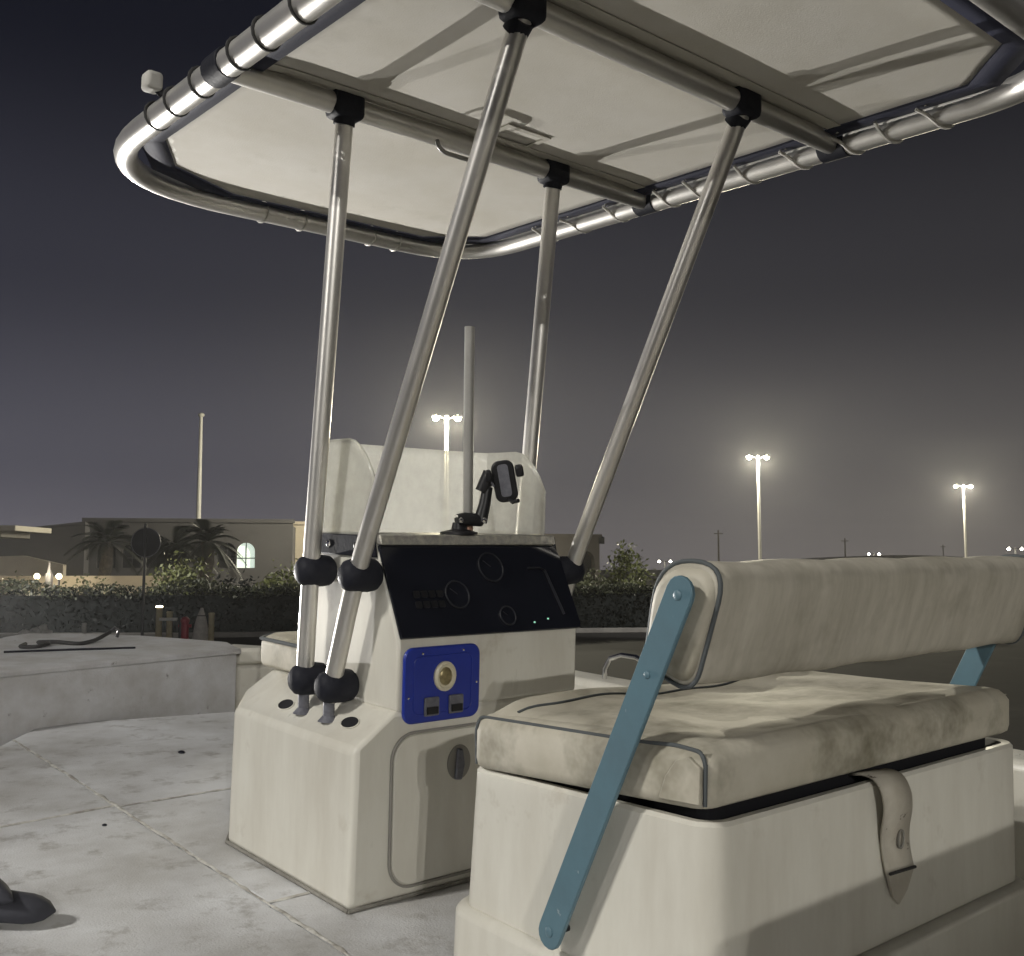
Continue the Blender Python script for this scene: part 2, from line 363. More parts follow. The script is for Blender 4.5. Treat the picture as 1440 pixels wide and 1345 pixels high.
# raised bow deck
BZ = .28
bow = [(-.56, 2.66), (-.157, 2.729), (1.10, 2.935), (1.115, 3.05), (1.16, 3.24), (.98, 3.60), (.86, 3.80), (.62, 4.06), (.36, 4.22), (.20, 4.10), (-.05, 3.72), (-.30, 3.25)]
part('bow_deck', MB().prism(bow, 'z', BZ-.03, BZ), 'bowpaint', hull, bevel=.008)
part('bow_bulkhead', MB()._add([(-.57, 2.68, -.10), (1.08, 2.955, -.10), (1.08, 2.955, BZ-.03), (-.57, 2.68, BZ-.03), (-.57, 2.73, -.10), (1.08, 3.005, -.10), (1.08, 3.005, BZ-.03), (-.57, 2.73, BZ-.03)],
     [(0, 1, 2, 3), (5, 4, 7, 6), (0, 4, 5, 1), (3, 2, 6, 7), (0, 3, 7, 4), (1, 5, 6, 2)]), 'bowpaint', hull)
part('bow_step', MB().prism([(1.10, 2.98), (1.32, 2.90), (1.36, 3.0), (1.20, 3.22), (1.12, 3.20)], 'z', -.10, BZ-.10), 'gelcoat', hull, bevel=.02)
part('bow_step', MB().prism([(1.11, 3.02), (1.30, 2.96), (1.33, 3.02), (1.19, 3.23), (1.13, 3.20)], 'z', BZ-.10, BZ-.01), 'gelcoat', hull, bevel=.02)
# hatch joint on the bow deck: a raised dark gasket
part('hatch_gasket', MB().tube([(.02, 3.385, BZ+.004), (.3, 3.315, BZ+.004), (.63, 3.225, BZ+.003)], .012, 8, flat=.5), 'rubber', hull)
# starboard side box and gunwale
gun = [(1.62, -2.95), (1.80, -2.95), (1.80, 1.5), (1.70, 2.0), (1.45, 2.75), (1.36, 2.7), (1.55, 1.9), (1.62, 1.3)]
part('gunwale', MB().prism(gun, 'z', -.05, .345), 'gelcoat', hull, bevel=.03, seg=3)
hy = [(1.70, .78, .335), (1.70, .775, .39), (1.70, .745, .435), (1.70, .68, .455), (1.70, .60, .455), (1.70, .535, .435), (1.70, .505, .39), (1.70, .50, .335)]
part('grab_handle', MB().tube(hy, .011, 10), 'chrome', hull)
# transom, and an unseen block added astern to shade the lower seat
part('transom', MB().b2((-.80, -3.02, -.35), (1.62, -2.96, .45)), 'gelcoat', hull, bevel=.02)
part('stern_shade_block', MB().b2((-.80, -2.95, -.02), (1.60, -2.75, .93)), 'gelcoat', hull, bevel=.04)  # unseen block, sized to cast shade across the seat box
# blocks under the keel
for y, wh_ in ((-1.9, 'stern'), (1.4, 'forefoot')):
    p = b2w((.4, y, -.70)); d = b2w((1.4, y, -.70))-p; a = math.atan2(d.y, d.x)
    single('keel_block', MB().box((p.x, p.y, max(.06, p.z*.5-.02)), (1.5, .22, max(.12, p.z-.04)), Matrix.Rotation(a, 3, 'Z')), 'wood', f'timber block under the {wh_} of the boat keel', 'block', (p.x, p.y, 0), group='blocks under the keel', bevel=.01)

# ================================================================== centre console
con = thing('center_console', 'white fibreglass steering console with black dash and clouded windshield', 'console', (.455, .4, 0), True)
def plan(i, x0=0., x1=.91):
    return [(x0+i, i*0), (x0+i, .70-i*.3), (x0+.17+i*.4, .98-i), (x1-.17-i*.4, .98-i), (x1-i, .70-i*.3), (x1-i, 0)]
r0 = [(x, y, 0) for x, y in plan(0)]; r0b = [(x, y, .02) for x, y in plan(0)]; r1 = [(x, y, .405) for x, y in plan(.006)]
r2 = [(.131, .0, .495), (.131, .62, .495), (.25, .90, .495), (.66, .90, .495), (.779, .62, .495), (.779, 0, .495)]
part('console_base', MB().loft([r0, r0b, r1, r2]), 'gelcoat', con, bevel=.016, seg=3)
part('deck_sealant', MB().tube([(-.004, -.004, .006), (-.004, .70, .006), (.168, .985, .006)], .006, 6), 'grime', con)
part('deck_sealant', MB().tube([(-.004, -.004, .006), (.914, -.004, .006)], .006, 6), 'grime', con)
up = [(0.0, .488), (.0, .675), (.112, .925), (.118, .945), (.46, .945), (.50, .60), (.52, .488)]
part('console_body', MB().prism(up, 'x', .131, .785), 'gelcoat', con, bevel=.010, seg=3)
part('console_top', MB().prism([(.119, .9465), (.455, .9465), (.455, .956), (.119, .956)], 'x', .15, .775), 'blackplastic', con, bevel=.003)
part('dash_lip', MB().prism([(.088, .9275), (.1105, .9275), (.1165, .953), (.096, .957)], 'x', .128, .772), 'coaming', con, bevel=.004)
# dash: sheet of black acrylic tilted with the console face
du = Vector((0, .112, .25)).normalized(); dn = Vector((0, -du.z, du.y)); d0 = Vector((0, 0, .675))
def dp(x, s, h): return Vector((x, 0, 0))+d0+du*s+dn*h
def dashsheet(poly, h0, h1): return MB().loft([[dp(x, s, h0) for x, s in poly], [dp(x, s, h1) for x, s in poly]])
DP = [(.137, .004), (.790, .000), (.797, .012), (.786, .235), (.776, .270), (.129, .272)]
dash = part('dash_panel', dashsheet(DP, .002, .011), 'glassblack', con, bevel=.002, seg=1)
def dring(c, r, tr, h=.013, a0=0, a1=360):
    P = [dp(c[0]+r*math.cos(R(a0+(a1-a0)*i/28)), c[1]+r*math.sin(R(a0+(a1-a0)*i/28)), h) for i in range(29 if a1-a0 < 360 else 28)]
    return MB().tube(P, tr, 8, closed=(a1-a0 >= 360))
def gauge(c, r):
    g_ = part('gauge', dashsheet([(c[0]+r*math.cos(a*.2618), c[1]+r*math.sin(a*.2618)) for a in range(24)], .0108, .014), 'glassblack', dash)
    part('bezel', dring(c, r, .0022, .0145), 'gaugering', g_)
    part('needle', MB().tube([dp(c[0], c[1], .0152), dp(c[0]-r*.55, c[1]+r*.45, .0152)], .0012, 5), 'gaugering', g_)
gauge((.352, .120), .040); gauge((.497, .200), .044); gauge((.515, .050), .028)
part('gauge_frame', MB().tube([dp(.640, .195, .013), dp(.690, .195, .013), dp(.705, .185, .013), dp(.735, .045, .013)], .0065, 6, flat=.5), 'gaugering', dash)
for i in range(4):
    for j in range(2):
        part('switch', dashsheet(rrect(.205+i*.026, .085+j*.03, .225+i*.026, .105+j*.03, .004, 3), .0105, .0145), 'blackplastic', dash)
for c in ((.612, .026), (.668, .034)): part('indicator_light', MB().ball(dp(c[0], c[1], .011), (.004, .0025, .003), 8, 6), 'ledgreen', dash)
# blue switch panel
def aft(poly, y0, y1): return MB().prism(poly, 'y', y0, y1)
bp_ = part('switch_panel', aft(rrect(.147, .455, .402, .657, .030), -.010, .002), 'bluepanel', con, bevel=.004)
part('panel_recess', MB().tube([(x, -.0105, z) for x, z in rrect(.178, .478, .372, .632, .02)], .0016, 6, closed=True), 'bluepanel', bp_)
cap = part('ignition_cap', MB().loft([[(.278+r*math.cos(a*math.pi/12), y, .575+r*1.12*math.sin(a*math.pi/12)) for a in range(24)] for r, y in ((.036, -.009), (.036, -.017), (.030, -.021), (.026, -.016))]), 'cream', bp_)
part('cap_center', MB().ball((.278, -.017, .575), (.022, .006, .025), 12, 6), 'bronze', cap)
for x in (.236, .318):
    s_ = part('rocker_switch', aft(rrect(x-.024, .472, x+.024, .522, .004, 3), -.016, -.008), 'greyplastic', bp_, bevel=.002)
    part('rocker', aft([(x-.018, .478), (x+.018, .478), (x+.018, .497), (x-.018, .497)], -.020, -.015), 'blackplastic', s_)
for x, z in ((.205, .640), (.342, .642), (.162, .525), (.390, .55)):
    part('screw', MB().ball((x, -.0105, z), (.0035, .002, .0035), 8, 5), 'chrome', bp_)
# access door with rounded corners and pull latch
dr = rrect(.118, .030, .77, .432, .07, 8)
door = part('access_door', aft(rrect(.124, .036, .764, .426, .066, 8), -.007, .001), 'gelcoat', con, bevel=.003)
part('door_gasket', MB().tube([(x, -.003, z) for x, z in dr], .0042, 6, closed=True), 'gasket', door)
part('latch_cup', aft([(.336+.040*math.cos(a*math.pi/12), .335+.048*math.sin(a*math.pi/12)) for a in range(24)], -.0095, -.006), 'gasket', door, bevel=.002)
part('latch', aft([(.318, .292), (.340, .288), (.350, .33), (.342, .372), (.326, .374), (.322, .33)], -.020, -.009), 'greyplastic', door, bevel=.004)
# rod holes in the sloping shelf
for (x, y) in ((.062, .475), (.067, .125)):
    zc = .405+.09*(x-.006)/.125; sl = math.atan2(.09, .125); m = Matrix.Rotation(-sl, 3, 'Y')
    h_ = part('rod_hole', MB().loft([[Vector((x, y, zc+.0035))+m @ Vector((.020*math.cos(a*math.pi/10), .036*math.sin(a*math.pi/10), 0)) for a in range(20)], [Vector((x, y, zc+.002))+m @ Vector((.021*math.cos(a*math.pi/10), .038*math.sin(a*math.pi/10), -.004)) for a in range(20)]]), 'void', con)
    part('rim', MB().tube([Vector((x, y, zc+.003))+m @ Vector((.021*math.cos(a*math.pi/10), .038*math.sin(a*math.pi/10), 0)) for a in range(20)], .0016, 6, closed=True), 'gelcoat', h_)
# windshield: one bent sheet with rounded wing tips
def wsplan():
    P = [(.122, .135+.03*i) for i in range(9)]
    P += [(.122+.07-.07*math.cos(a), .40+.07*math.sin(a)) for a in [i*math.pi/12 for i in range(1, 7)]]
    P += [(.23+i*.056, .47) for i in range(9)]
    P += [(.724+.07*math.sin(a), .40+.07*math.cos(a)) for a in [i*math.pi/12 for i in range(0, 7)]]
    P += [(.794, .375-.03*i) for i in range(8)]
    return P
wp = wsplan(); rows = 10; ws = MB(); grid = []
for i, (x, y) in enumerate(wp):
    d = y-(.135 if x < .45 else .165); top = 1.225
    if y < .36 and d < .16: top = 1.225-.135*(1-max(0, d)/.16)**2.2
    grid.append([(x+(.010*(j/rows) if x < .13 else -.010*(j/rows) if x > .78 else 0), y-.012*(j/rows), .945+(top-.945)*j/rows) for j in range(rows+1)])
vs = [p for c in grid for p in c]; n_ = rows+1
ws._add(vs, [(i*n_+j, (i+1)*n_+j, (i+1)*n_+j+1, i*n_+j+1) for i in range(len(wp)-1) for j in range(rows)])
wso = part('windshield', ws, 'acrylic', con, fix=True)
sm = wso.modifiers.new('sheet', 'SOLIDIFY'); sm.thickness = .005
part('windshield_edge', MB().tube([c[-1] for c in grid], .0028, 6), 'acrylic', wso)
part('windshield_mount', MB().prism([(.105, .893), (.40, .893), (.40, .953), (.118, .953)], 'x', .120, .1305), 'rubber', con, bevel=.003)
part('windshield_mount', MB().prism([(.105, .893), (.40, .893), (.40, .953), (.118, .953)], 'x', .7855, .796), 'rubber', con, bevel=.003)
part('bolt', MB().ball((.119, .352, .923), (.005, .012, .012), 10, 6), 'chrome', con)
part('bolt', MB().ball((.119, .205, .923), (.005, .010, .010), 10, 6), 'blackplastic', con)
# seat on the front of the console
fs = part('front_seat_box', MB().prism([(.50, .4955), (.90, .4955), (.885, .503), (.50, .503)], 'x', .215, .70), 'gelcoat', con, bevel=.004)
part('front_seat_cushion', MB().loft([[(.19+i, .52, z), (.19+i, .90-i, z), (.24+i, .955-i, z), (.67-i, .955-i, z), (.72-i, .90-i, z), (.72-i, .52, z)] for z, i in ((.500, .006), (.515, 0), (.585, 0), (.605, .02))]), 'vinyl', con, bevel=.010, seg=3)
part('piping', MB().tube([(.19, .53, .592), (.19, .90, .592), (.24, .957, .592), (.67, .957, .592)], .006, 8), 'piping', con)

# ================================================================== T-top
tt = thing('t_top', 'aluminium tube T-top frame with laced grey canvas canopy over the console', 'boat canopy', (.45, .3, .45), True)
RZ = 2.15; TR = .030
def bend(pts, rad, n=7):
    pts = [Vector(p) for p in pts]; outp = [pts[0]]
    for i in range(1, len(pts)-1):
        a, b, c = pts[i-1], pts[i], pts[i+1]; u = (a-b).normalized(); v = (c-b).normalized()
        rr = min(rad, (a-b).length*.48, (c-b).length*.48); p0 = b+u*rr; p1 = b+v*rr
        for k in range(n+1): t = k/n; outp.append(p0*(1-t)**2+b*2*t*(1-t)+p1*t*t)
    outp.append(pts[-1]); return outp
X0, X1, Y1, Y0 = -.315, 1.300, 1.285, -1.275; RR_ = .036
def bendv(pts, rads, n=12):
    pts = [Vector(p) for p in pts]; outp = [pts[0]]
    for i in range(1, len(pts)-1):
        b = pts[i]; u = (pts[i-1]-b).normalized(); v = (pts[i+1]-b).normalized(); p0 = b+u*rads[i-1]; p1 = b+v*rads[i-1]
        for k in range(n+1): t = k/n; outp.append(p0*(1-t)**2+b*2*t*(1-t)+p1*t*t)
    outp.append(pts[-1]); return outp
rail_p = bendv([(.5, Y0, RZ), (X0, Y0, RZ), (X0, Y1, RZ-.006), (X1, Y1-.03, RZ-.006), (X1, Y0, RZ), (.5, Y0, RZ)], [.30, .52, .34, .30])
part('rim_tube', MB().tube(rail_p, RR_, 18), 'aluminium', tt)
for y in (.207, -.553):
    part('cross_tube', MB().tube([(X0+.02, y, RZ), (X1-.02, y, RZ)], TR, 18), 'aluminium', tt)
    for x in (X0, X1):
        part('rim_joint', MB().tube([(x, y-.045, RZ), (x, y+.045, RZ)], RR_+.005, 16), 'rubber', tt, bevel=.003)
legs = [((.05, .207), (.06, .347, .846), (.06, .367, .50)), ((.05, -.553), (.06, .105, .841), (.06, .225, .50)),
        ((.842, .207), (.850, .347, .846), (.850, .367, .50)), ((.842, -.553), (.850, .105, .841), (.850, .225, .50))]
for (hx, hy_), k1, k2 in legs:
    P = bend([(hx, hy_, RZ-.02), k1, k2], .12, 8)
    lg = part('leg', MB().tube(P, .0255, 16), 'aluminium', tt)
    part('head_clamp', MB().box((hx, hy_, RZ), (.095, .078, .078)), 'rubber', tt, bevel=.018, seg=3)
    part('head_socket', MB().tube([(hx, hy_, RZ-.03), Vector((hx, hy_, RZ)).lerp(Vector(k1), .040)], .031, 14), 'rubber', tt)
    sx = 1 if hx > .4 else -1
    wx = .131 if sx < 0 else .785
    for kk, zz in ((Vector(k1), .846), (Vector(k2), .54)):
        c = Vector((kk.x, kk.y, zz)) if zz > .6 else Vector(k1).lerp(Vector(k2), (k1[2]-.536)/(k1[2]-k2[2]))
        out_ = sx*(.044); m_in = wx-sx*.0
        a_ = c+Vector((out_, 0, 0)); b_ = Vector((m_in, c.y, c.z)); L_ = (b_-a_)
        pr = [0, .04, .14, .3, .5, .7, .88, .97, 1.0]; rr = [.012, .028, .040, .045, .046, .046, .043, .034, .02]
        part('grip_clamp', MB().tube([a_+L_*t for t in pr], rr, 18), 'rubber', tt)
    f2 = Vector(k2); shz = .405+.09*(min(.125, abs((f2.x if sx < 0 else .91-f2.x)-.006))/.125)
    part('leg_foot', MB().tube([(f2.x, f2.y, .52), (f2.x, f2.y, shz+.012), (f2.x, f2.y, shz-.004)], [.016, .016, .030], 14), 'greyplastic', tt)
# canvas: a slightly slack sheet, with chamfered corners, navy hem laced to the rim
def inside(x, y, m):
    return min(x-(X0+m), (X1-m)-x, y-(Y0+m), (Y1+.02-m)-y)
NX, NY = 60, 96; CZ = RZ+.019
def canz(x, y):
    e = max(0, min(1, inside(x, y, .06)/.12)); z = RZ+.016+(CZ-RZ-.016)*e
    z += .0145*e*sum(math.exp(-((y-c_)/.055)**2) for c_ in (.207, -.553))
    d = min(abs(y-.207), abs(y+.553), .2)/.2; z += d*e*(.0022*math.sin(5*x+2.3*y)+.0014*math.sin(8*y-4*x))
    return z
def chamf(x0, y0, x1, y1, c): return [(x0+c*.8, y0), (x1-c*.8, y0), (x1, y0+c*.8), (x1, y1-c*.9), (x1-c*.9, y1-.02), (x0+c*1.9, y1), (x0+c*.62, y1-c*.62), (x0, y1-c*1.75), (x0, y0+c*.8)]
def polyclip_grid(poly):
    bm = bmesh.new(); vs = [bm.verts.new((x, y, 0)) for x, y in poly]; bm.faces.new(vs)
    xs = [p[0] for p in poly]; ys = [p[1] for p in poly]
    for k in range(1, 36):
        x = min(xs)+(max(xs)-min(xs))*k/36; bmesh.ops.bisect_plane(bm, geom=bm.verts[:]+bm.edges[:]+bm.faces[:], plane_co=(x, 0, 0), plane_no=(1, 0, 0))
    for k in range(1, 60):
        y = min(ys)+(max(ys)-min(ys))*k/60; bmesh.ops.bisect_plane(bm, geom=bm.verts[:]+bm.edges[:]+bm.faces[:], plane_co=(0, y, 0), plane_no=(0, 1, 0))
    bm.verts.ensure_lookup_table(); bm.verts.index_update()
    mb = MB(); mb._add([(v.co.x, v.co.y, canz(v.co.x, v.co.y)) for v in bm.verts], [[v.index for v in f.verts] for f in bm.faces]); bm.free(); return mb
IN = .10
cpoly = chamf(X0+IN, Y0+IN, X1-IN, Y1-.075, .21)
can = part('canopy', polyclip_grid(cpoly), 'canvas', tt); sm = can.modifiers.new('cloth', 'SOLIDIFY'); sm.thickness = .004; sm.offset = 1
hpoly = chamf(X0+IN-.055, Y0+IN-.055, X1-IN+.055, Y1-.022, .205)
hem = MB(); n_ = len(cpoly); SUB = 10; ringi, ringo = [], []
for i in range(n_):
    for k in range(SUB):
        t = k/SUB; a, b = cpoly[i], cpoly[(i+1) % n_]; c, d = hpoly[i], hpoly[(i+1) % n_]
        x, y = a[0]+(b[0]-a[0])*t, a[1]+(b[1]-a[1])*t; ringi.append((x, y, canz(x, y)-.004))
        x, y = c[0]+(d[0]-c[0])*t, c[1]+(d[1]-c[1])*t; ringo.append((x, y, RZ+.014))
N_ = len(ringi); hem._add(ringi+ringo, [(i, (i+1) % N_, N_+(i+1) % N_, N_+i) for i in range(N_)])
ho = part('canopy_hem', hem, 'navy', can); sm = ho.modifiers.new('cloth', 'SOLIDIFY'); sm.thickness = .004
# darker strips just aft of the cross tubes and a sewn patch
for y in (.207, -.553):
    P = [(x_, y) for x_ in [X0+.06+(X1-X0-.12)*i/24 for i in range(25)]]
    part('aft_strip', MB()._add([(x, y-.034, canz(x, y-.034)-.005) for x, y in P]+[(x, y-.034-.045, canz(x, y-.079)-.004) for x, y in P]+[(x, y-.034, canz(x, y-.034)-.001) for x, y in P]+[(x, y-.079, canz(x, y-.079)-.001) for x, y in P],
         [(i, i+1, 26+i, 25+i) for i in range(24)]+[(50+i, 75+i, 76+i, 51+i) for i in range(24)]+[(i, 50+i, 51+i, i+1) for i in range(24)]+[(25+i, 26+i, 76+i, 75+i) for i in range(24)]), 'canvasseam', can)
pz = CZ
for a, b in (((.49, .040), (.66, .058)), ((.49, .140), (.66, .158)), ((.49, .058), (.508, .140)), ((.642, .058), (.66, .140))):
    part('sewn_patch', MB().b2((a[0], a[1]-.02, pz-.006), (b[0], b[1]-.02, pz-.002)), 'canvasseam', can)
# lacing: cord rings round the rim
def ring_at(p, t, r, tilt=0.):
    t = Vector(t).normalized(); u = t.cross(Vector((0, 0, 1))).normalized(); v = Vector((0, 0, 1))
    return [Vector(p)+r*(math.cos(a)*u+math.sin(a)*v)+t*tilt*math.cos(a) for a in [2*math.pi*k/16 for k in range(16)]]
for y in [-.83, -.66, -.40, -.22, -.04, .10, .33, .50, .64]:
    part('lacing_cord', MB().tube(ring_at((X0, y, RZ), (0, 1, 0), RR_+.003, .006), .0045, 6, closed=True), 'rope', tt)
for x in [.33, .49, .64, .80, .92]:
    part('lacing_cord', MB().tube(ring_at((x, Y1-.03*(x-X0)/(X1-X0), RZ-.006), (1, -.02, 0), RR_+.003, .008), .0035, 6, closed=True), 'whitetube', tt)
for y in [-.90, -.74, -.64, -.44, -.26, -.06, .12, .32,   .52, .72]:
    y += random.uniform(-.035, .035); q_ = random.uniform(-.02, .02)
    P = [(X1-.075, y+.035+q_, RZ+.004), (X1-.04, y+.02, RZ-.012), (X1-.01, y+.005, RZ-.040), (X1+.024, y-.012, RZ-.036), (X1+.042, y-.02, RZ), (X1+.024, y-.025, RZ+.036), (X1-.02, y-.01, RZ+.042), (X1-.07, y+.02, RZ+.012)]
    part('lacing_cord', MB().tube(bend(P, .03, 3), .0055, 6), 'whitetube', tt)
# small navigation light outboard of the rim, grab loop under the forward cross tube
nl = part('nav_light_bracket', MB().tube([(X0-.01, .55, RZ+.02), (X0-.045, .55, RZ+.045)], .012, 8), 'darkmetal', tt)
part('nav_light', MB().b2((X0-.075, .525, RZ+.030), (X0-.028, .580, RZ+.082)), 'stonepale', tt, bevel=.012, seg=3)
gl = [(.355, .190, RZ-.022), (.358, .184, RZ-.044), (.380, .182, RZ-.056), (.505, .182, RZ-.056), (.527, .184, RZ-.044), (.530, .190, RZ-.022)]
part('grab_loop', MB().tube(bend(gl, .015, 4), .007, 8), 'pvc', tt)

# ================================================================== leaning seat
st = thing('cooler_seat', 'white box seat with grimy cream cushion and flip backrest on blue arms', 'boat seat', (.47, -.87, 0), True)
def rr3(x0, y0, x1, y1, r, z, n=6): return [(x, y, z) for x, y in rrect(x0, y0, x1, y1, r, n)]
SX0, SX1, SY0, SY1 = -.060, 1.065, -1.200, -.550
part('seat_plinth', MB().loft([rr3(SX0-.028, SY0-.03, SX1+.028, SY1+.045, .07, 0), rr3(SX0-.026, SY0-.028, SX1+.026, SY1+.04, .07, .190), rr3(SX0-.012, SY0-.014, SX1+.012, SY1+.03, .065, .203)]), 'gelcoat', st, bevel=.006, seg=3)
bx = MB(); rings = [rr3(SX0-.004, SY0-.006, SX1+.004, SY1+.018, .06, .200), rr3(SX0, SY0, SX1, SY1, .055, .478), rr3(SX0+.006, SY0+.006, SX1-.006, SY1-.006, .05, .485), rr3(SX0+.022, SY0+.022, SX1-.022, SY1-.022, .04, .484), rr3(SX0+.024, SY0+.024, SX1-.024, SY1-.024, .04, .30)]
# the rim climbs a little towards the stern
bx.loft(rings); bx.v = [(x, y, z+(.026*(-.55-y)/.64 if z > .4 else 0)) for x, y, z in bx.v]
part('seat_box', bx, 'gelcoat', st)
lid = MB().loft([rr3(SX0+.05, SY0+.05, SX1-.05, SY1-.03, .03, .40), rr3(SX0+.05, SY0+.05, SX1-.05, SY1-.03, .03, .50)]); lid.v = [(x, y, z+(.05*(-.55-y)/.64 if z > .45 else 0)) for x, y, z in lid.v]
part('lid_board', lid, 'void', st)
# cushion
CY0, CY1, CX0, CX1 = -1.198, -.580, -.076, 1.035
def tl(p):
    x, y, z = p; k = (-.585-y)/.625
    return (x, y, z+.047*k-(.010*k if z > .57 else 0))
def crest(x, y, z):
    return z + .006*math.sin(9*x)*math.sin(7*y) + .004*math.sin(23*x+3)*math.sin(15*y)
NXc, NYc = 44, 26
cu = MB(); U = rr3
prof = [(.490, .012), (.496, .003), (.51, 0), (.565, 0), (.585, .006), (.597, .018), (.602, .034)]
rings = [[tl(p) for p in rr3(CX0+i, CY0+i, CX1-i, CY1-i, max(.012, .035-i*.5), z, 5)] for z, i in prof]
cu.loft(rings)
cush = part('seat_cushion', cu, 'vinyl', st, ang=60)
# sagging cushion top, one soft sheet over the core
top = MB(); vs = []; fsx = []
for i in range(NXc+1):
    for j in range(NYc+1):
        x = CX0+.012+(CX1-CX0-.024)*i/NXc; y = CY0+.012+(CY1-CY0-.024)*j/NYc
        u = min(1, min(i, NXc-i)/4); v = min(1, min(j, NYc-j)/3); e = math.sqrt(max(0, 1-(1-u)**2))*math.sqrt(max(0, 1-(1-v)**2))
        roll = .020*math.exp(-((y-(CY1-.055))/.045)**2)
        vs.append(tl((x, y, crest(x, y, .584+.026*e+roll*e-.006*math.exp(-((x-.45)/.3)**2)*e))))
n_ = NYc+1; fsx = [(i*n_+j, (i+1)*n_+j, (i+1)*n_+j+1, i*n_+j+1) for i in range(NXc) for j in range(NYc)]
top._add(vs, fsx); part('cushion_top', top, 'vinyl', cush, ang=80)
def topz(x, y):
    u = min(1, min(x-CX0-.012, CX1-.012-x)/((CX1-CX0-.024)/NXc)/4); v = min(1, min(y-CY0-.012, CY1-.012-y)/((CY1-CY0-.024)/NYc)/3); u = max(0, u); v = max(0, v)
    e = math.sqrt(max(0, 1-(1-u)**2))*math.sqrt(max(0, 1-(1-v)**2))
    return crest(x, y, .584+.026*e+.020*math.exp(-((y-(CY1-.055))/.045)**2)*e-.006*math.exp(-((x-.45)/.3)**2)*e)
pp = [(CX0+.011, CY1-.011, .497), (CX0+.009, CY1-.009, .57), (CX0+.014, CY1-.016, .592)]
pp += [(CX0+.016, y, max(.594, topz(CX0+.016, y))-.001) for y in [CY1-.03-.03*k for k in range(18)] if y > CY0+.04]
pp += [(CX0+.014, CY0+.022, .592), (CX0+.010, CY0+.010, .575), (CX0+.009, CY0+.009, .54), (CX0+.011, CY0+.011, .497)]
part('piping', MB().tube([tl(p) for p in bend(pp, .012, 3)], .0038, 8), 'piping', cush)
part('piping', MB().tube([tl((x, CY1-.105-.004*math.sin(5*x), topz(x, CY1-.105-.004*math.sin(5*x))+.001)) for x in [CX0+.04+(CX1-CX0-.08)*k/40 for k in range(41)]], .0034, 8), 'piping', cush)
endp = [(CX0-.0035, CY0+.012, .500), (CX0-.0035, CY0+.012, .560), (CX0-.0035, CY0+.035, .585), (CX0-.0035, CY0+.062, .578), (CX0-.0035, CY0+.085, .540), (CX0-.0035, CY0+.100, .500)]
part('end_panel', MB().loft([[tl(p) for p in endp], [tl((p[0]+.008, p[1], p[2])) for p in endp]]), 'vinyl', cush, bevel=.002)
# backrest roll
sec3 = bendv([(0, -1.105, .735), (0, -1.048, .752), (0, -1.078, .938), (0, -1.228, .940), (0, -1.158, .716), (0, -1.105, .735)], [.042, .072, .072, .046], 7)
def sring(x, k):
    c = Vector((0, -1.137, .832)); return [(x, c.y+(p.y-c.y)*k, c.z+(p.z-c.z)*k) for p in sec3[:-1]]
BX0, BX1 = -.062, 1.14
xs = [BX0+(BX1-BX0)*i/30 for i in range(31)]
rings = [sring(BX0-.006, .80), sring(BX0-.003, .93)]+[[(x, p[1]+.0022*math.sin(31*x+9*p[2])+.0015*math.sin(57*x-20*p[1]), p[2]+.002*math.sin(23*x+p[1]*30)) for (x_, *pp_) in [(x,)] for p in sring(x, .985+.015*math.sin(math.pi*(x-BX0)/(BX1-BX0)))] for x in xs]+[sring(BX1+.003, .93), sring(BX1+.006, .80)]
bk = part('backrest', MB().loft(rings), 'vinylback', st, ang=70)
part('piping', MB().tube(sring(BX0, .998), .0042, 8, closed=True), 'piping', bk)
part('end_pad', MB().loft([sring(BX0-.002, .90), sring(BX0-.014, .86), sring(BX0-.018, .74)]), 'vinyl', bk, ang=70)
part('piping', MB().tube(sring(BX1, .998), .0042, 8, closed=True), 'piping', bk)
# blue arms
def arm(x, t):
    a = Vector((0, -.868, .250)); b = Vector((0, -1.165, .888)); u = (b-a).normalized(); v = Vector((0, u.z, -u.y)); hw = .0285
    P = []
    for c, a0 in ((b, 0), (a, math.pi)):
        for k in range(9):
            th = a0+math.pi*k/8; P.append(c+v*hw*math.cos(th)+u*hw*math.sin(th))
    o = part('backrest_arm', MB().loft([[(x, p.y, p.z) for p in P], [(x+t, p.y, p.z) for p in P]]), 'bluearm', st, bevel=.002, seg=1)
    for c, r in ((a+u*.004, .010), (b-u*.004, .009), (a.lerp(b, .78), .007)):
        part('arm_bolt', MB().ball((x-.0005 if t > 0 else x+.0005, c.y, c.z), (.003, r, r), 10, 6), 'bluearm', o)
    part('pivot', MB().tube([(x+t, a.y, a.z), (SX0 if x < .4 else SX1, a.y, a.z)], .007, 10), 'darkmetal', o)
arm(-.112, .010); arm(1.117, -.010)
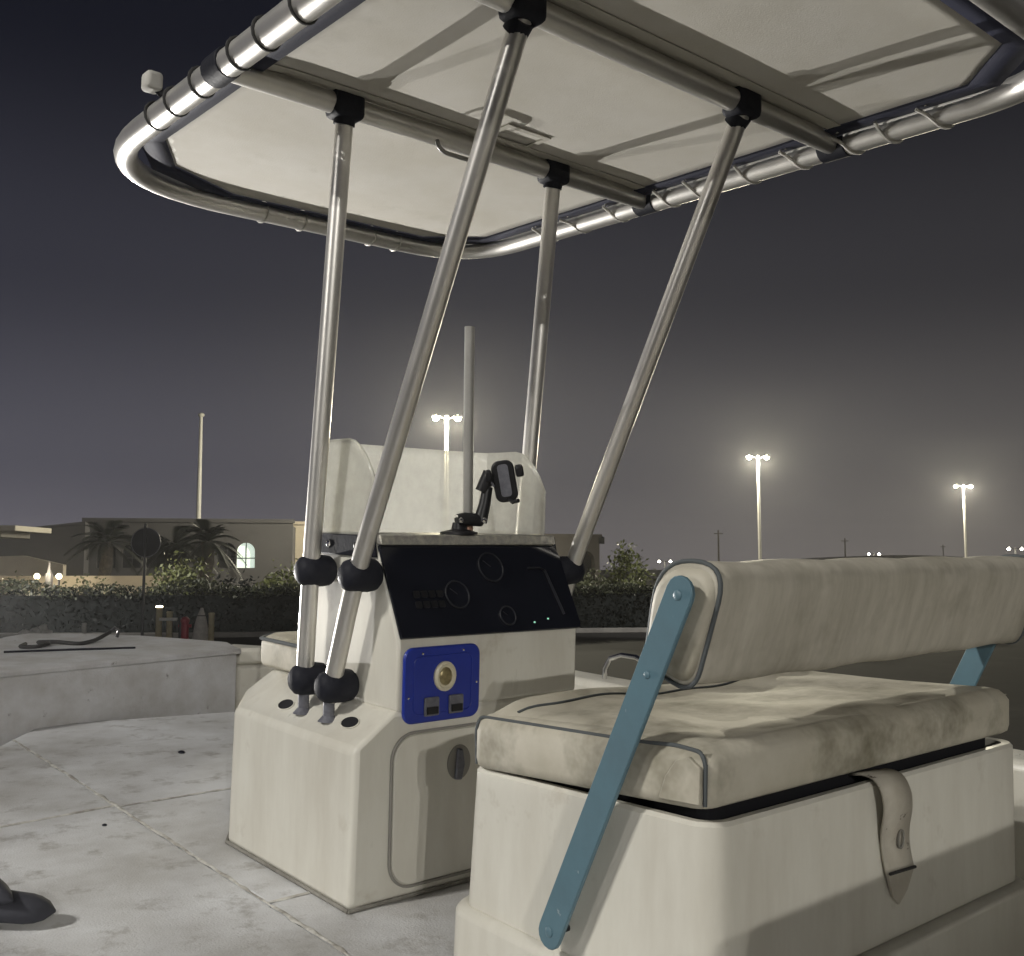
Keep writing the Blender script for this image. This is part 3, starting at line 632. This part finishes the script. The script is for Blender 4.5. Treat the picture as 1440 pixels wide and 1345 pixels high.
# hold-down strap
sp = [(-1.150, .520), (-1.185, .5285), (-1.212, .522), (-1.228, .495), (-1.226, .455), (-1.214, .420), (-1.210, .385), (-1.212, .355), (-1.214, .335)]
spp = bend([(0, y, z) for y, z in sp], .03, 3); sv = []
x_off = lambda z: .462+.045*max(0, (.50-z))/.2
for p in spp: sv.append((x_off(p.z)-.048, p.y, p.z)); sv.append((x_off(p.z)+.048, p.y-.003, p.z-.004))
nS = len(spp); sb = MB()._add(sv, [(2*i, 2*i+1, 2*i+3, 2*i+2) for i in range(nS-1)])
so = part('hold_down_strap', sb, 'strap', st); sm = so.modifiers.new('cloth', 'SOLIDIFY'); sm.thickness = .005
tx = x_off(.335)
to = part('strap_tip', MB().loft([[(tx-.047, -1.216, .334), (tx+.047, -1.217, .330), (tx+.030, -1.213, .290), (tx+.004, -1.210, .266), (tx-.020, -1.211, .285)], [(tx-.047, -1.210, .334), (tx+.047, -1.211, .330), (tx+.030, -1.207, .290), (tx+.004, -1.204, .266), (tx-.020, -1.205, .285)]]), 'strap', so)
part('strap_stitching', MB().tube([(tx-.047, -1.219, .337), (tx+.047, -1.220, .333)], .003, 6), 'rope', so)
part('strap_grommet', MB().tube([(x_off(.40)+.012+.010*math.cos(a), -1.2165, .395+.017*math.sin(a)) for a in [k*.5236 for k in range(12)]], .003, 6, closed=True), 'grime', so)

# ================================================================== small things on the boat
ant = thing('antenna_pole', 'slim grey plastic pipe standing upright on the console top', 'pole', (.463, .14, .956), True)
part('pipe', MB().tube([(.463, .14, .985), (.455, .14, 1.575)], .0150, 14), 'pvc', ant)
part('foot_socket', MB().tube([(.463, .14, .9565), (.463, .14, .990)], .0165, 14), 'redglint', ant)  # socket coloured with the reddish reflection at the pipe foot
ph = thing('phone_holder', 'black articulated phone mount clamped on top of the console', 'phone holder', (.44, .12, .957), True)
part('mount_base', MB().loft([[(.425+r*math.cos(a*.2618), .13+r*.75*math.sin(a*.2618), z) for a in range(24)] for r, z in ((.062, .957), (.060, .964), (.026, .972), (.022, .992))]), 'blackplastic', ph)
part('lower_arm', MB().tube([(.412, .125, .998), (.435, .120, 1.002), (.492, .112, 1.000)], [.018, .020, .019], 12), 'blackplastic', ph)
for p in ((.412, .105, .998), (.488, .092, 1.000)): part('joint_knob', MB().ball(p, (.009, .004, .009), 10, 6), 'chrome', ph)
part('upper_arm', MB().tube([(.488, .112, .995), (.500, .108, 1.045), (.510, .108, 1.098)], [.021, .018, .016], 12), 'blackplastic', ph)
part('swivel_joint', MB().tube([(.497, .118, 1.085), (.512, .100, 1.142)], .021, 12), 'blackplastic', ph)
part('joint_ring', MB().tube([(.498, .100, 1.135), (.516, .085, 1.100)], .004, 6), 'greyplastic', ph)
m = Matrix.Rotation(R(-14), 3, 'Y') @ Matrix.Rotation(R(-38), 3, 'Z')
cr_ = part('cradle', MB().loft([[Vector((.548, .075, 1.117))+m @ Vector((x, y, z)) for x, z in rrect(-.034, -.062, .034, .062, .024)] for y in (-.012, .014)]), 'blackplastic', ph, bevel=.005)
part('cradle_pad', MB().loft([[Vector((.548, .075, 1.117))+m @ Vector((x, y, z)) for x, z in rrect(-.016, -.045, .016, .052, .01)] for y in (-.016, -.010)]), 'greyplastic', cr_)
part('clamp_jaw', MB().box(Vector((.548, .075, 1.117))+m @ Vector((.048, -.010, .025)), (.024, .040, .034), m), 'blackplastic', ph, bevel=.006)
part('clamp_jaw', MB().box(Vector((.548, .075, 1.117))+m @ Vector((-.044, -.010, .025)), (.018, .036, .034), m), 'blackplastic', ph, bevel=.006)
part('support_foot', MB().tube([Vector((.548, .075, 1.117))+m @ Vector(p) for p in ((.004, -.005, -.055), (.012, -.03, -.062), (.03, -.045, -.058))], .006, 8), 'blackplastic', ph)
# dark line with a hook on the bow deck
rp = [(.18, 3.60, .292), (.12, 3.50, .290), (.20, 3.46, .290), (.30, 3.56, .295), (.24, 3.66, .292), (.33, 3.60, .296), (.42, 3.48, .290), (.52, 3.56, .292), (.60, 3.66, .300), (.66, 3.70, .322)]
single('mooring_line', MB().tube(bend(rp, .05, 5), .011, 8), 'rope', 'dark coiled line lying loose on the raised bow deck', 'rope', (.4, 3.6, .28), True)
single('line_hook', MB().tube([(.66, 3.70, .325), (.68, 3.69, .345), (.70, 3.68, .330), (.69, 3.68, .290)], .009, 8), 'darkmetal', 'dark metal hook propped at the end of the bow line', 'hook', (.68, 3.69, .28), True)
fo = thing('deck_shadow_shape', 'dark grey solid shape standing in for a shadow at the edge of the cockpit deck', 'shadow shape', (-.74, .50, 0), True)  # solid shape put where a dark shadow lies on the deck
part('shadow_shape_base', MB().loft([[(-.80+x, .58+y, z) for x, y in rrect(-w_, -l_, w_, l_, w_*.95, 8)] for w_, l_, z in ((.085, .20, 0), (.082, .195, .015), (.066, .16, .035), (.050, .12, .05), (.045, .10, .075))]), 'shadowgrey', fo, ang=70)
def fat(pts, rs, n=18, flat=.7):
    P = bend(pts, .2, 6); P = [a.lerp(b, k/4) for a, b in zip(P, P[1:]) for k in range(4)]+[P[-1]]; L = [0]
    for a, b in zip(P, P[1:]): L.append(L[-1]+(b-a).length)
    r_ = [max(.004, float(np.interp(l/L[-1], [0, .05, .2, .5, .8, .90, .96, 1], rs))) for l in L]
    return MB().tube(P, r_, n, flat=flat)
part('shadow_shape_horn', fat([(-.92, 1.02, .100), (-.86, .82, .104), (-.79, .58, .100), (-.70, .36, .080)], [.01, .03, .045, .056, .052, .040, .022, .004]), 'shadowgrey', fo, ang=80)
part('shadow_shape_horn', fat([(-.80, .54, .060), (-.72, .44, .052), (-.60, .362, .034)], [.02, .04, .046, .050, .046, .036, .020, .004]), 'shadowgrey', fo, ang=80)
single('drain_plug', MB().ball((.36, 1.93, .003), (.014, .020, .007), 10, 6), 'rubber', 'small black rubber plug on the deck ahead of the console', 'plug', (.36, 1.93, 0), True)
single('deck_fitting', MB().ball((-.235, 1.10, .002), (.008, .010, .004), 10, 6), 'rubber', 'tiny round black fitting in the deck beside the long seam', 'deck fitting', (-.235, 1.10, 0), True)

# ================================================================== planting
def leafmesh(name, pts, size, m, parent, kind='stuff', flat=.5, label=None):
    pts = np.asarray(pts); n = len(pts); base = np.array(BASE[parent.name])
    a = rng.normal(size=(n, 3)); a /= np.linalg.norm(a, axis=1)[:, None]
    b = rng.normal(size=(n, 3)); b -= a*(a*b).sum(1)[:, None]; b /= np.linalg.norm(b, axis=1)[:, None]
    s = size*rng.uniform(.6, 1.4, size=(n, 1)); p = pts-base
    q = np.stack([p-a*s, p+b*s*flat, p+a*s, p-b*s*flat], 1).reshape(-1, 3)
    me = bpy.data.meshes.new(name); me.vertices.add(4*n); me.vertices.foreach_set('co', q.ravel())
    me.loops.add(4*n); me.loops.foreach_set('vertex_index', np.arange(4*n)); me.polygons.add(n)
    me.polygons.foreach_set('loop_start', np.arange(n)*4); me.update(); me.validate()
    me.materials.append(MATS[m]); o = bpy.data.objects.new(name, me); COL.objects.link(o); o.parent = parent
    if kind: o['kind'] = kind
    return o
def clumps(c, r, n, k=40, spread=.22):
    """points gathered in small clumps inside an ellipsoid"""
    c = np.array(c); r = np.array(r); cc = rng.normal(size=(k, 3)); cc /= np.linalg.norm(cc, axis=1)[:, None]; cc *= rng.uniform(.35, 1., size=(k, 1))**.5
    i = rng.integers(0, k, n); p = cc[i]+rng.normal(size=(n, 3))*spread
    return c+p*r
def bush(px, ptop, pbase_D, w, h, m, label, n=2600, size=.07, k=46):
    p = W(px, 800, pbase_D); b = Vector((p.x, p.y, 0))
    t = thing('bush', label, 'bush', b)
    zc = h*.55
    for i in range(5):
        a = i*1.256+.3; part('stem', MB().tube([b+Vector((.05*math.cos(a), .05*math.sin(a), 0)), b+Vector((.3*w*math.cos(a), .3*w*math.sin(a), h*.45)), b+Vector((.5*w*math.cos(a), .5*w*math.sin(a), h*.75))], [.035, .022, .008], 6), 'bark', t)
    leafmesh('foliage', clumps((b.x, b.y, zc), (w, w*.8, h*.47), n, k), size, m, t, None)
    return t
# clipped hedge along the far side of the lot
hd = thing('hedge', 'long dark clipped hedge along the far edge of the car park', 'hedge', (0, 27.6, 0))
HP = [(-24, 26.0), (-8.5, 26.6), (2.0, 28.6), (12, 30.0)]
def hedge_pts(n, zlo, zhi, depth, out=.0):
    seg = rng.integers(0, 3, n); t = rng.uniform(size=n); A_ = np.array(HP)
    p = A_[seg]*(1-t)[:, None]+A_[seg+1]*t[:, None]
    y = p[:, 1]+rng.uniform(-depth, depth, n)
    return np.stack([p[:, 0], y, rng.uniform(zlo, zhi, n)], 1)
hc = MB()
hc.loft([[(x, y-.30, 0) for x, y in HP]+[(x, y+.5, 0) for x, y in HP[::-1]], [(x, y-.26, 1.02) for x, y in HP]+[(x, y+.45, 1.02) for x, y in HP[::-1]]])
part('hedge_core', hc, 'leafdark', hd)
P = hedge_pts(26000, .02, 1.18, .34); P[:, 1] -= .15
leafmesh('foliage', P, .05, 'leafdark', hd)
P = hedge_pts(16000, 1.0, 1.30, .45); P[:, 2] += .13*np.sin(P[:, 0]*2.1)*np.sin(P[:, 0]*.7+1); leafmesh('foliage_top', P, .05, 'leaftoplit', hd)  # paler top leaves: lamplight on the hedge put into their colour
k_ = MB().loft([[(x, y-1.25, 0) for x, y in HP]+[(x, y-1.05, 0) for x, y in HP[::-1]], [(x, y-1.25, .13) for x, y in HP]+[(x, y-1.05, .13) for x, y in HP[::-1]]])
structure('kerb', k_, 'kerb', bevel=.02)
bush(262, 760, 29.0, .95, 1.75, 'leaflit', 'bright green leafy bush standing over the hedge by the palms')
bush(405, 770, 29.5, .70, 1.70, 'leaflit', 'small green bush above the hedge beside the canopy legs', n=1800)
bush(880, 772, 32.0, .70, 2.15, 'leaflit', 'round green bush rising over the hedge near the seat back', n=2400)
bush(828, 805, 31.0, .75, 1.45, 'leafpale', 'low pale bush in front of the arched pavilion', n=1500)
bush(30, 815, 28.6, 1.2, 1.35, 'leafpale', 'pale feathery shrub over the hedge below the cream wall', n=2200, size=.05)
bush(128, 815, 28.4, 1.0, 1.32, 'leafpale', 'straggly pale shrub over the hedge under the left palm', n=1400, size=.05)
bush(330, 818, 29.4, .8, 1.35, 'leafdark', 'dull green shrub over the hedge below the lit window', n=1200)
def palm(px, ptop, D, crown, label, seed):
    r = random.Random(seed); p = W(px, ptop, D); b = Vector((p.x, p.y, 0)); H = p.z-.25*crown
    t = thing('palm_tree', label, 'palm tree', b)
    P_ = [b+Vector((.05*math.sin(i), 0, H*i/10)) for i in range(11)]
    part('trunk', MB().tube(P_, [.24+.03*(i % 2)-.004*i for i in range(11)], 10), 'bark', t)
    c = b+Vector((0, 0, H))
    for k in range(30):
        az = k*2.39996; el = R(r.uniform(-18, 72)); L = crown*r.uniform(.85, 1.1); d = Vector((math.cos(az), math.sin(az), 0)); pts = []
        for i in range(10):
            s = i/9; pts.append(c+d*(L*s*math.cos(el))+Vector((0, 0, L*s*math.sin(el)-.62*L*s*s*(.5+math.cos(el)*.6))))
        f_ = MB(); f_.tube(pts, [.022*(1-.8*i/9) for i in range(10)], 5)
        side = Vector((-d.y, d.x, 0))
        for i in range(1, 34):
            s = i/34*9; j = min(8, int(s)); q = pts[j].lerp(pts[j+1], s-j); tg = (pts[j+1]-pts[j]).normalized(); ll = .30*crown*math.sin(math.pi*(.12+.82*i/34))
            for sg in (-1, 1):
                e = q+(side*sg*.75+tg*.75+Vector((0, 0, -.28))).normalized()*ll; wv = tg*.028*crown/1.6
                f_._add([q-wv, q+wv, e], [(0, 1, 2)])
        part('frond', f_, 'palmleaf', t, fix=False)
palm(150, 748, 37, 1.55, 'dark palm with spreading fronds in front of the grey blank wall', 3)
palm(246, 752, 40, 1.6, 'dark palm with drooping fronds behind the bright green bush', 8)
palm(292, 748, 38, 1.5, 'dark palm beside the lit arched window', 5)

# ================================================================== buildings behind the hedge
def wall_with_arches(name, a, b, h, arches, depth, m, parent):
    """front wall from a to b (xy) with arched openings (centre along the wall, width, sill, height)"""
    a = Vector((*a, 0)); b = Vector((*b, 0)); u = (b-a).normalized(); L = (b-a).length; nrm = Vector((-u.y, u.x, 0))
    bm = bmesh.new(); poly = [(0, 0), (L, 0), (L, h), (0, h)]
    def p3(s, z, d): q = a+u*s+nrm*d; return (q.x, q.y, z)
    mb = MB(); cuts = sorted(arches); x = 0
    for (c, w_, z0, z1) in cuts:
        l, r_ = c-w_/2, c+w_/2; zr = z1-w_/2
        if l > x: mb.loft([[p3(x, 0, d), p3(l, 0, d), p3(l, h, d), p3(x, h, d)] for d in (0, depth)])
        if z0 > .01: mb.loft([[p3(l, 0, d), p3(r_, 0, d), p3(r_, z0, d), p3(l, z0, d)] for d in (0, depth)])
        ar = [(c-w_/2*math.cos(t*math.pi/10), zr+w_/2*math.sin(t*math.pi/10)) for t in range(11)]
        for (p_, q_) in zip(ar, ar[1:]): mb.loft([[p3(p_[0], p_[1], d), p3(q_[0], q_[1], d), p3(q_[0], h, d), p3(p_[0], h, d)] for d in (0, depth)])
        x = r_
    mb.loft([[p3(x, 0, d), p3(L, 0, d), p3(L, h, d), p3(x, h, d)] for d in (0, depth)])
    part(name, mb, m, parent)
    return p3
# long grey building with a parapet and arched windows
p0, p1 = W(118, 735, 60), W(412, 735, 62)
gb = thing('arched_building', 'long low grey building with parapet and one lit arched window', 'building', (p0.x, p0.y, 0))
HT = 4.45; Lg = math.hypot(p1.x-p0.x, p1.y-p0.y); sc = Lg/(412-118)
ars = [((px-118)*sc, 1.05, 1.75, 3.25) for px in (150, 185, 218, 250, 285, 318, 345)]
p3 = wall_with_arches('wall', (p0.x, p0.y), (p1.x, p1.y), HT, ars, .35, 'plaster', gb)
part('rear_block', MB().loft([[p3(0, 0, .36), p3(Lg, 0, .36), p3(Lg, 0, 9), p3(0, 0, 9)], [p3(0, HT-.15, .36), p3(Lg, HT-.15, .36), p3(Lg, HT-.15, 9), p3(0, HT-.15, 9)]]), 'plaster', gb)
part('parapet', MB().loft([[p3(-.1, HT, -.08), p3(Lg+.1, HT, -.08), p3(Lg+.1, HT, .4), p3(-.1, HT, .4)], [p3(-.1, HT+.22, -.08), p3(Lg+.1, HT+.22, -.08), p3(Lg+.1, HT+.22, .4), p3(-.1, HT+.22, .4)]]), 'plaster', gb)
for i, (c, w_, z0, z1) in enumerate(ars):
    ar = [(c-w_/2, z0), (c+w_/2, z0)]+[(c+w_/2*math.cos(t*math.pi/10), z1-w_/2+w_/2*math.sin(t*math.pi/10)) for t in range(11)]
    lit = i == 6
    wn = part('window', MB().loft([[p3(s, z, .20) for s, z in ar], [p3(s, z, .24) for s, z in ar]]), 'litpane' if lit else 'void', gb, label='lit arched window glowing pale green' if lit else None)
    part('glazing_bar', MB().loft([[p3(c-.03, z0, .17), p3(c+.03, z0, .17), p3(c+.03, z1, .17), p3(c-.03, z1, .17)], [p3(c-.03, z0, .195), p3(c+.03, z0, .195), p3(c+.03, z1, .195), p3(c-.03, z1, .195)]]), 'darkmetal', wn)
    zt = z0+.55
    part('glazing_bar', MB().loft([[p3(c-w_/2, zt, .16), p3(c+w_/2, zt, .16), p3(c+w_/2, zt+.06, .16), p3(c-w_/2, zt+.06, .16)], [p3(c-w_/2, zt, .169), p3(c+w_/2, zt, .169), p3(c+w_/2, zt+.06, .169), p3(c-w_/2, zt+.06, .169)]]), 'darkmetal', wn)
# blank grey hall to the left with a sloping roof line, and the pale canopy roof at the edge
q0, q1 = W(-60, 760, 52), W(119, 760, 54)
gh = thing('grey_hall', 'plain dark grey hall with gently rising roof left of the palms', 'building', (q0.x, q0.y, 0))
u = (q1-q0); u.z = 0; Lh = u.length; u.normalize(); nv = Vector((-u.y, u.x, 0))
def h3(s, z, d): q = Vector((q0.x, q0.y, 0))+u*s+nv*d; return (q.x, q.y, z)
prof = [(0, 0), (Lh, 0), (Lh, 4.05), (Lh*.62, 3.75), (0, 2.95)]
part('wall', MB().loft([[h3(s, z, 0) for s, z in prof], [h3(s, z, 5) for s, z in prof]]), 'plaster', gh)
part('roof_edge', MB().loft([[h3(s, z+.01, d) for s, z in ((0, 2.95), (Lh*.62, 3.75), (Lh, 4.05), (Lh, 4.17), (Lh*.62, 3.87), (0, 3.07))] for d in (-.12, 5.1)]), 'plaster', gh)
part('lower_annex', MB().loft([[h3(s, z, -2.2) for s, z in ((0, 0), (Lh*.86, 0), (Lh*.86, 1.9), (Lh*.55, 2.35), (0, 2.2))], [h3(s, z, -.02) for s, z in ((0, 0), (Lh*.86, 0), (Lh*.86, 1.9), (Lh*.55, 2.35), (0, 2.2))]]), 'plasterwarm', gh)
r0_, r1_ = W(-90, 745, 44), W(52, 742, 46)
cp = thing('carport', 'pale flat canopy roof on posts at the edge of the grey hall', 'carport', (r0_.x, r0_.y, 0))
zc = W(0, 748, 45).z
part('roof_slab', MB().b2((r0_.x, 44, zc), (r1_.x, 47.5, zc+.24)), 'roofpale', cp, bevel=.03)
part('fascia', MB().b2((r0_.x, 44.6, zc-.24), (r1_.x-.9, 47.3, zc-.002)), 'roofpale', cp, bevel=.02)
for x in (r0_.x+.3, r1_.x-1.3):
    part('post', MB().tube([(x, 45, 0), (x, 45, zc-.22)], .08, 10), 'polewhite', cp)
# cream garden wall with globe lamps
g0, g1 = W(-60, 815, 33), W(245, 815, 34)
gw = thing('garden_wall', 'low cream garden wall running behind the hedge tops', 'wall', (g0.x, g0.y, 0))
zt = W(0, 813, 33).z
part('wall_body', MB().loft([[(g0.x, g0.y, 0), (g1.x, g1.y, 0), (g1.x, g1.y+.25, 0), (g0.x, g0.y+.25, 0)], [(g0.x, g0.y, zt), (g1.x, g1.y, zt), (g1.x, g1.y+.25, zt), (g0.x, g0.y+.25, zt)]]), 'plasterwarm', gw)
part('coping', MB().loft([[(g0.x, g0.y-.05, zt), (g1.x, g1.y-.05, zt), (g1.x, g1.y+.3, zt), (g0.x, g0.y+.3, zt)], [(g0.x, g0.y-.05, zt+.06), (g1.x, g1.y-.05, zt+.06), (g1.x, g1.y+.3, zt+.06), (g0.x, g0.y+.3, zt+.06)]]), 'plasterwarm', gw)
for px, nm in ((52, 'small lit globe lamp on a garden post left of the dark gatepost'), (83, 'small lit globe lamp on a garden post right of the dark gatepost')):
    p = W(px, 811, 31.0); b = Vector((p.x, p.y, 0)); t = thing('globe_lamp', nm, 'garden lamp', b, group='garden globe lamps')
    part('post', MB().tube([b, b+Vector((0, 0, p.z-.06))], .035, 8), 'darkmetal', t)
    part('globe', MB().ball(p, .085, 12, 8), 'globe', t)
    light('bulb', 'POINT', p+Vector((0, -.14, .16)), 160, (1, .86, .6), .05, t)
p = W(70, 790, 31.3); b = Vector((p.x, p.y, 0)); t = thing('gatepost', 'dark narrow gatepost with pale tip between two globe lamps', 'post', b)
part('shaft', MB().tube([b, b+Vector((0, 0, p.z-.35))], [.13, .11], 8), 'darkmetal', t)
part('tip', MB().tube([b+Vector((0, 0, p.z-.36)), b+Vector((0, 0, p.z))], [.07, .02], 8), 'darkmetal', t)
# pavilion with an arch, right of the console
a0, a1 = W(760, 757, 50), W(843, 757, 51)
pv = thing('arched_pavilion', 'cream pavilion with one tall arch behind the console', 'building', (a0.x, a0.y, 0))
HT2 = W(800, 756, 50).z; L2 = math.hypot(a1.x-a0.x, a1.y-a0.y)
p3 = wall_with_arches('wall', (a0.x, a0.y), (a1.x, a1.y), HT2, [(L2*(822-760)/83., 1.05, .02, W(0, 774, 50).z)], .4, 'plasterwarm', pv)
part('rear_block', MB().loft([[p3(.05, 0, .9), p3(L2-.05, 0, .9), p3(L2-.05, 0, 4), p3(.05, 0, 4)], [p3(.05, HT2-.1, .9), p3(L2-.05, HT2-.1, .9), p3(L2-.05, HT2-.1, 4), p3(.05, HT2-.1, 4)]]), 'plaster', pv)
part('roof_slab', MB().loft([[p3(-.1, HT2, -.1), p3(L2+.1, HT2, -.1), p3(L2+.1, HT2, 4.1), p3(-.1, HT2, 4.1)], [p3(-.1, HT2+.18, -.1), p3(L2+.1, HT2+.18, -.1), p3(L2+.1, HT2+.18, 4.1), p3(-.1, HT2+.18, 4.1)]]), 'plasterwarm', pv)
part('floodlight', MB().box(Vector(p3(L2+.05, HT2-.12, -.15)), (.28, .22, .35)), 'darkmetal', pv, bevel=.03)
# long cream range seen through the windshield
a0, a1 = W(395, 737, 66), W(470, 742, 67)
rg = thing('cream_range', 'plain cream building end beside the long grey building', 'building', (a0.x, a0.y, 0))
zt = W(0, 738, 66).z
part('wall', MB().b2((a0.x, 66, 0), (a1.x, 74, zt)), 'plasterwarm', rg)
part('parapet', MB().b2((a0.x-.1, 65.9, zt), (a1.x+.1, 74.1, zt+.2)), 'plasterwarm', rg)
# far warehouse with a low curved roof
a0, a1 = W(1135, 785, 200), W(1385, 785, 205)
wh = thing('warehouse', 'long low dark warehouse with shallow curved roof on the horizon', 'warehouse', (a0.x, 200, 0))
z1_, z2_ = W(0, 790, 200).z, W(0, 781, 200).z
part('wall', MB().b2((a0.x+1, 200, 0), (a1.x-1, 224, z1_)), 'plaster', wh)
rp_ = [(a0.x+(a1.x-a0.x)*i/16, z1_+(z2_-z1_)*math.sin(math.pi*i/16)**.6) for i in range(17)]
part('roof', MB().prism(rp_+[(a1.x, z1_-.3), (a0.x, z1_-.3)], 'y', 199, 225), 'darkmetal', wh)
# power poles and flagpole, sign
for px, top, D, nm in ((1010, 746, 150, 'thin utility pole on the horizon near the tall lamp post'), (1188, 757, 180, 'thin utility pole on the horizon before the warehouse'), (1326, 766, 240, 'thin utility pole behind the warehouse roof')):
    p = W(px, top, D); b = Vector((p.x, p.y, 0)); t = thing('utility_pole', nm, 'utility pole', b, group='utility poles on the horizon')
    part('pole', MB().tube([b, b+Vector((0, 0, p.z))], [.16, .11], 8), 'bark', t)
    part('cross_arm', MB().box(b+Vector((0, 0, p.z-.5)), (1.3, .12, .12)), 'bark', t)
p = W(283, 586, 68); b = Vector((p.x, p.y, 0)); t = thing('flagpole', 'tall white flagpole without a flag rising behind the palms', 'flagpole', b)
part('pole', MB().tube([b, b+Vector((0, 0, p.z*.5)), b+Vector((0, 0, p.z))], [.19, .155, .10], 12), 'polewhite', t)
part('finial', MB().ball(b+Vector((0, 0, p.z+.10)), (.22, .22, .15), 12, 8), 'stonepale', t)
tl_ = W(283, 800, 60); light('uplight_bulb', 'SPOT', (tl_.x, 61.5, .4), 9000, WARM, .1, t, b+Vector((0, 0, 8.5)), 50, .5).name = 'uplight'
p = W(204, 763, 24.6); b = Vector((p.x, p.y, 0)); t = thing('round_sign', 'round road sign on a thin post seen from its dark back', 'sign', b)
part('post', MB().tube([b, b+Vector((0, 0, p.z+.45))], .035, 10), 'darkmetal', t)
ds = MB().loft([[(b.x+r_*math.cos(a*math.pi/14), b.y+y_, p.z+r_*math.sin(a*math.pi/14)) for a in range(28)] for r_, y_ in ((.33, .05), (.35, .055), (.35, .07), (.33, .075))])
dd = part('sign_disc', ds, 'darkmetal', t)
part('sign_rim', MB().tube([(b.x+.35*math.cos(a*math.pi/14), b.y+.06, p.z+.35*math.sin(a*math.pi/14)) for a in range(28)], .014, 6, closed=True), 'greyplastic', dd)
part('bracket', MB().b2((b.x-.2, b.y+.032, p.z-.03), (b.x+.2, b.y+.05, p.z+.03)), 'darkmetal', t)
# bollards and odds along the kerb
def kb(px): p = W(px, 890, 24.3); return Vector((p.x, p.y, 0))
def bollard(px, top, r, m, label, cat='bollard', lampy=False):
    b = kb(px); h = W(px, top, 24.3).z; t = thing('bollard', label, cat, b, group='posts along the kerb')
    part('shaft', MB().tube([b, b+Vector((0, 0, h-.03))], r, 12), m, t)
    part('cap', MB().tube([b+Vector((0, 0, h-.04)), b+Vector((0, 0, h-.01)), b+Vector((0, 0, h))], [r*1.12, r*1.12, r*.7], 12), 'globe' if lampy else m, t)
    return b
bollard(223, 852, .075, 'woodpost', 'pale wooden post with a small lit cap before the hedge', lampy=True)
b = bollard(238, 860, .07, 'woodpost', 'pale post with a short crossbar before the hedge')
part('crossbar', MB().box(b+Vector((0, -.09, .52)), (.42, .05, .07)), 'stonepale', bpy.data.objects['bollard.001'])
bollard(254, 866, .05, 'darkmetal', 'dark thin post beside the red hydrant')
bollard(297, 862, .07, 'woodpost', 'plain pale wooden post right of the covered sack')
bollard(118, 876, .055, 'stonepale', 'stubby white post standing alone before the hedge')
b = kb(260); t = thing('hydrant', 'dark red hydrant between the kerb posts', 'hydrant', b)
part('barrel', MB().tube([b, b+Vector((0, 0, .05)), b+Vector((0, 0, .06)), b+Vector((0, 0, .48))], [.13, .13, .09, .09], 12), 'redpaint', t)
part('bonnet', MB().ball(b+Vector((0, 0, .48)), (.11, .11, .10), 12, 8), 'redpaint', t)
for s in (-1, 1): part('outlet', MB().tube([b+Vector((0, 0, .36)), b+Vector((s*.15, 0, .36))], .04, 10), 'redpaint', t)
b = kb(281); rs_ = [[b+Vector(((.20-.17*(z/.78)**1.6)*(1+.12*math.sin(3*a+5*z))*math.cos(a)+.05*z, (.18-.15*(z/.78)**1.6)*math.sin(a), z)) for a in [k*math.pi/8 for k in range(16)]] for z in (0, .12, .28, .45, .60, .72, .78)]
t = thing('draped_bundle', 'pale cloth-covered bundle standing among the kerb posts', 'bundle', b)
part('cloth', MB().loft(rs_), 'sack', t, ang=60); part('tie', MB().tube([b+Vector((.10*math.cos(a)+.03, .085*math.sin(a), .60)) for a in [k*math.pi/6 for k in range(12)]], .014, 6, closed=True), 'rope', t)
b = kb(50); t = thing('rock_pile', 'heap of pale rocks at the foot of the hedge', 'rocks', b)
for i in range(9):
    c = b+Vector((random.uniform(-.28, .28), random.uniform(-.1, .1), .07+.24*random.random()*(1-abs(i-4)/6))); r_ = random.uniform(.09, .15)
    rk = MB().ball(c, (r_*1.2, r_, r_*.85), 8, 6); rk.v = [tuple(Vector(v)+Vector((random.uniform(-.02, .02),)*3)) for v in rk.v]
    part('rock', rk, 'stonepale', t)

# ================================================================== dusty night air
hz = MB().b2((-140, -60, -1), (190, 300, 14))
hm = bpy.data.materials.new('haze_air'); hm.use_nodes = True; n = hm.node_tree.nodes; n.remove(n['Principled BSDF'])
v = n.new('ShaderNodeVolumePrincipled'); v.inputs['Color'].default_value = (.90, .90, .90, 1); v.inputs['Density'].default_value = .0006; v.inputs['Anisotropy'].default_value = .55
hm.node_tree.links.new(v.outputs[0], n['Material Output'].inputs['Volume']); MATS['haze_air'] = hm
ho_ = part('haze', hz, 'haze_air', None, smooth=False); ho_['kind'] = 'stuff'
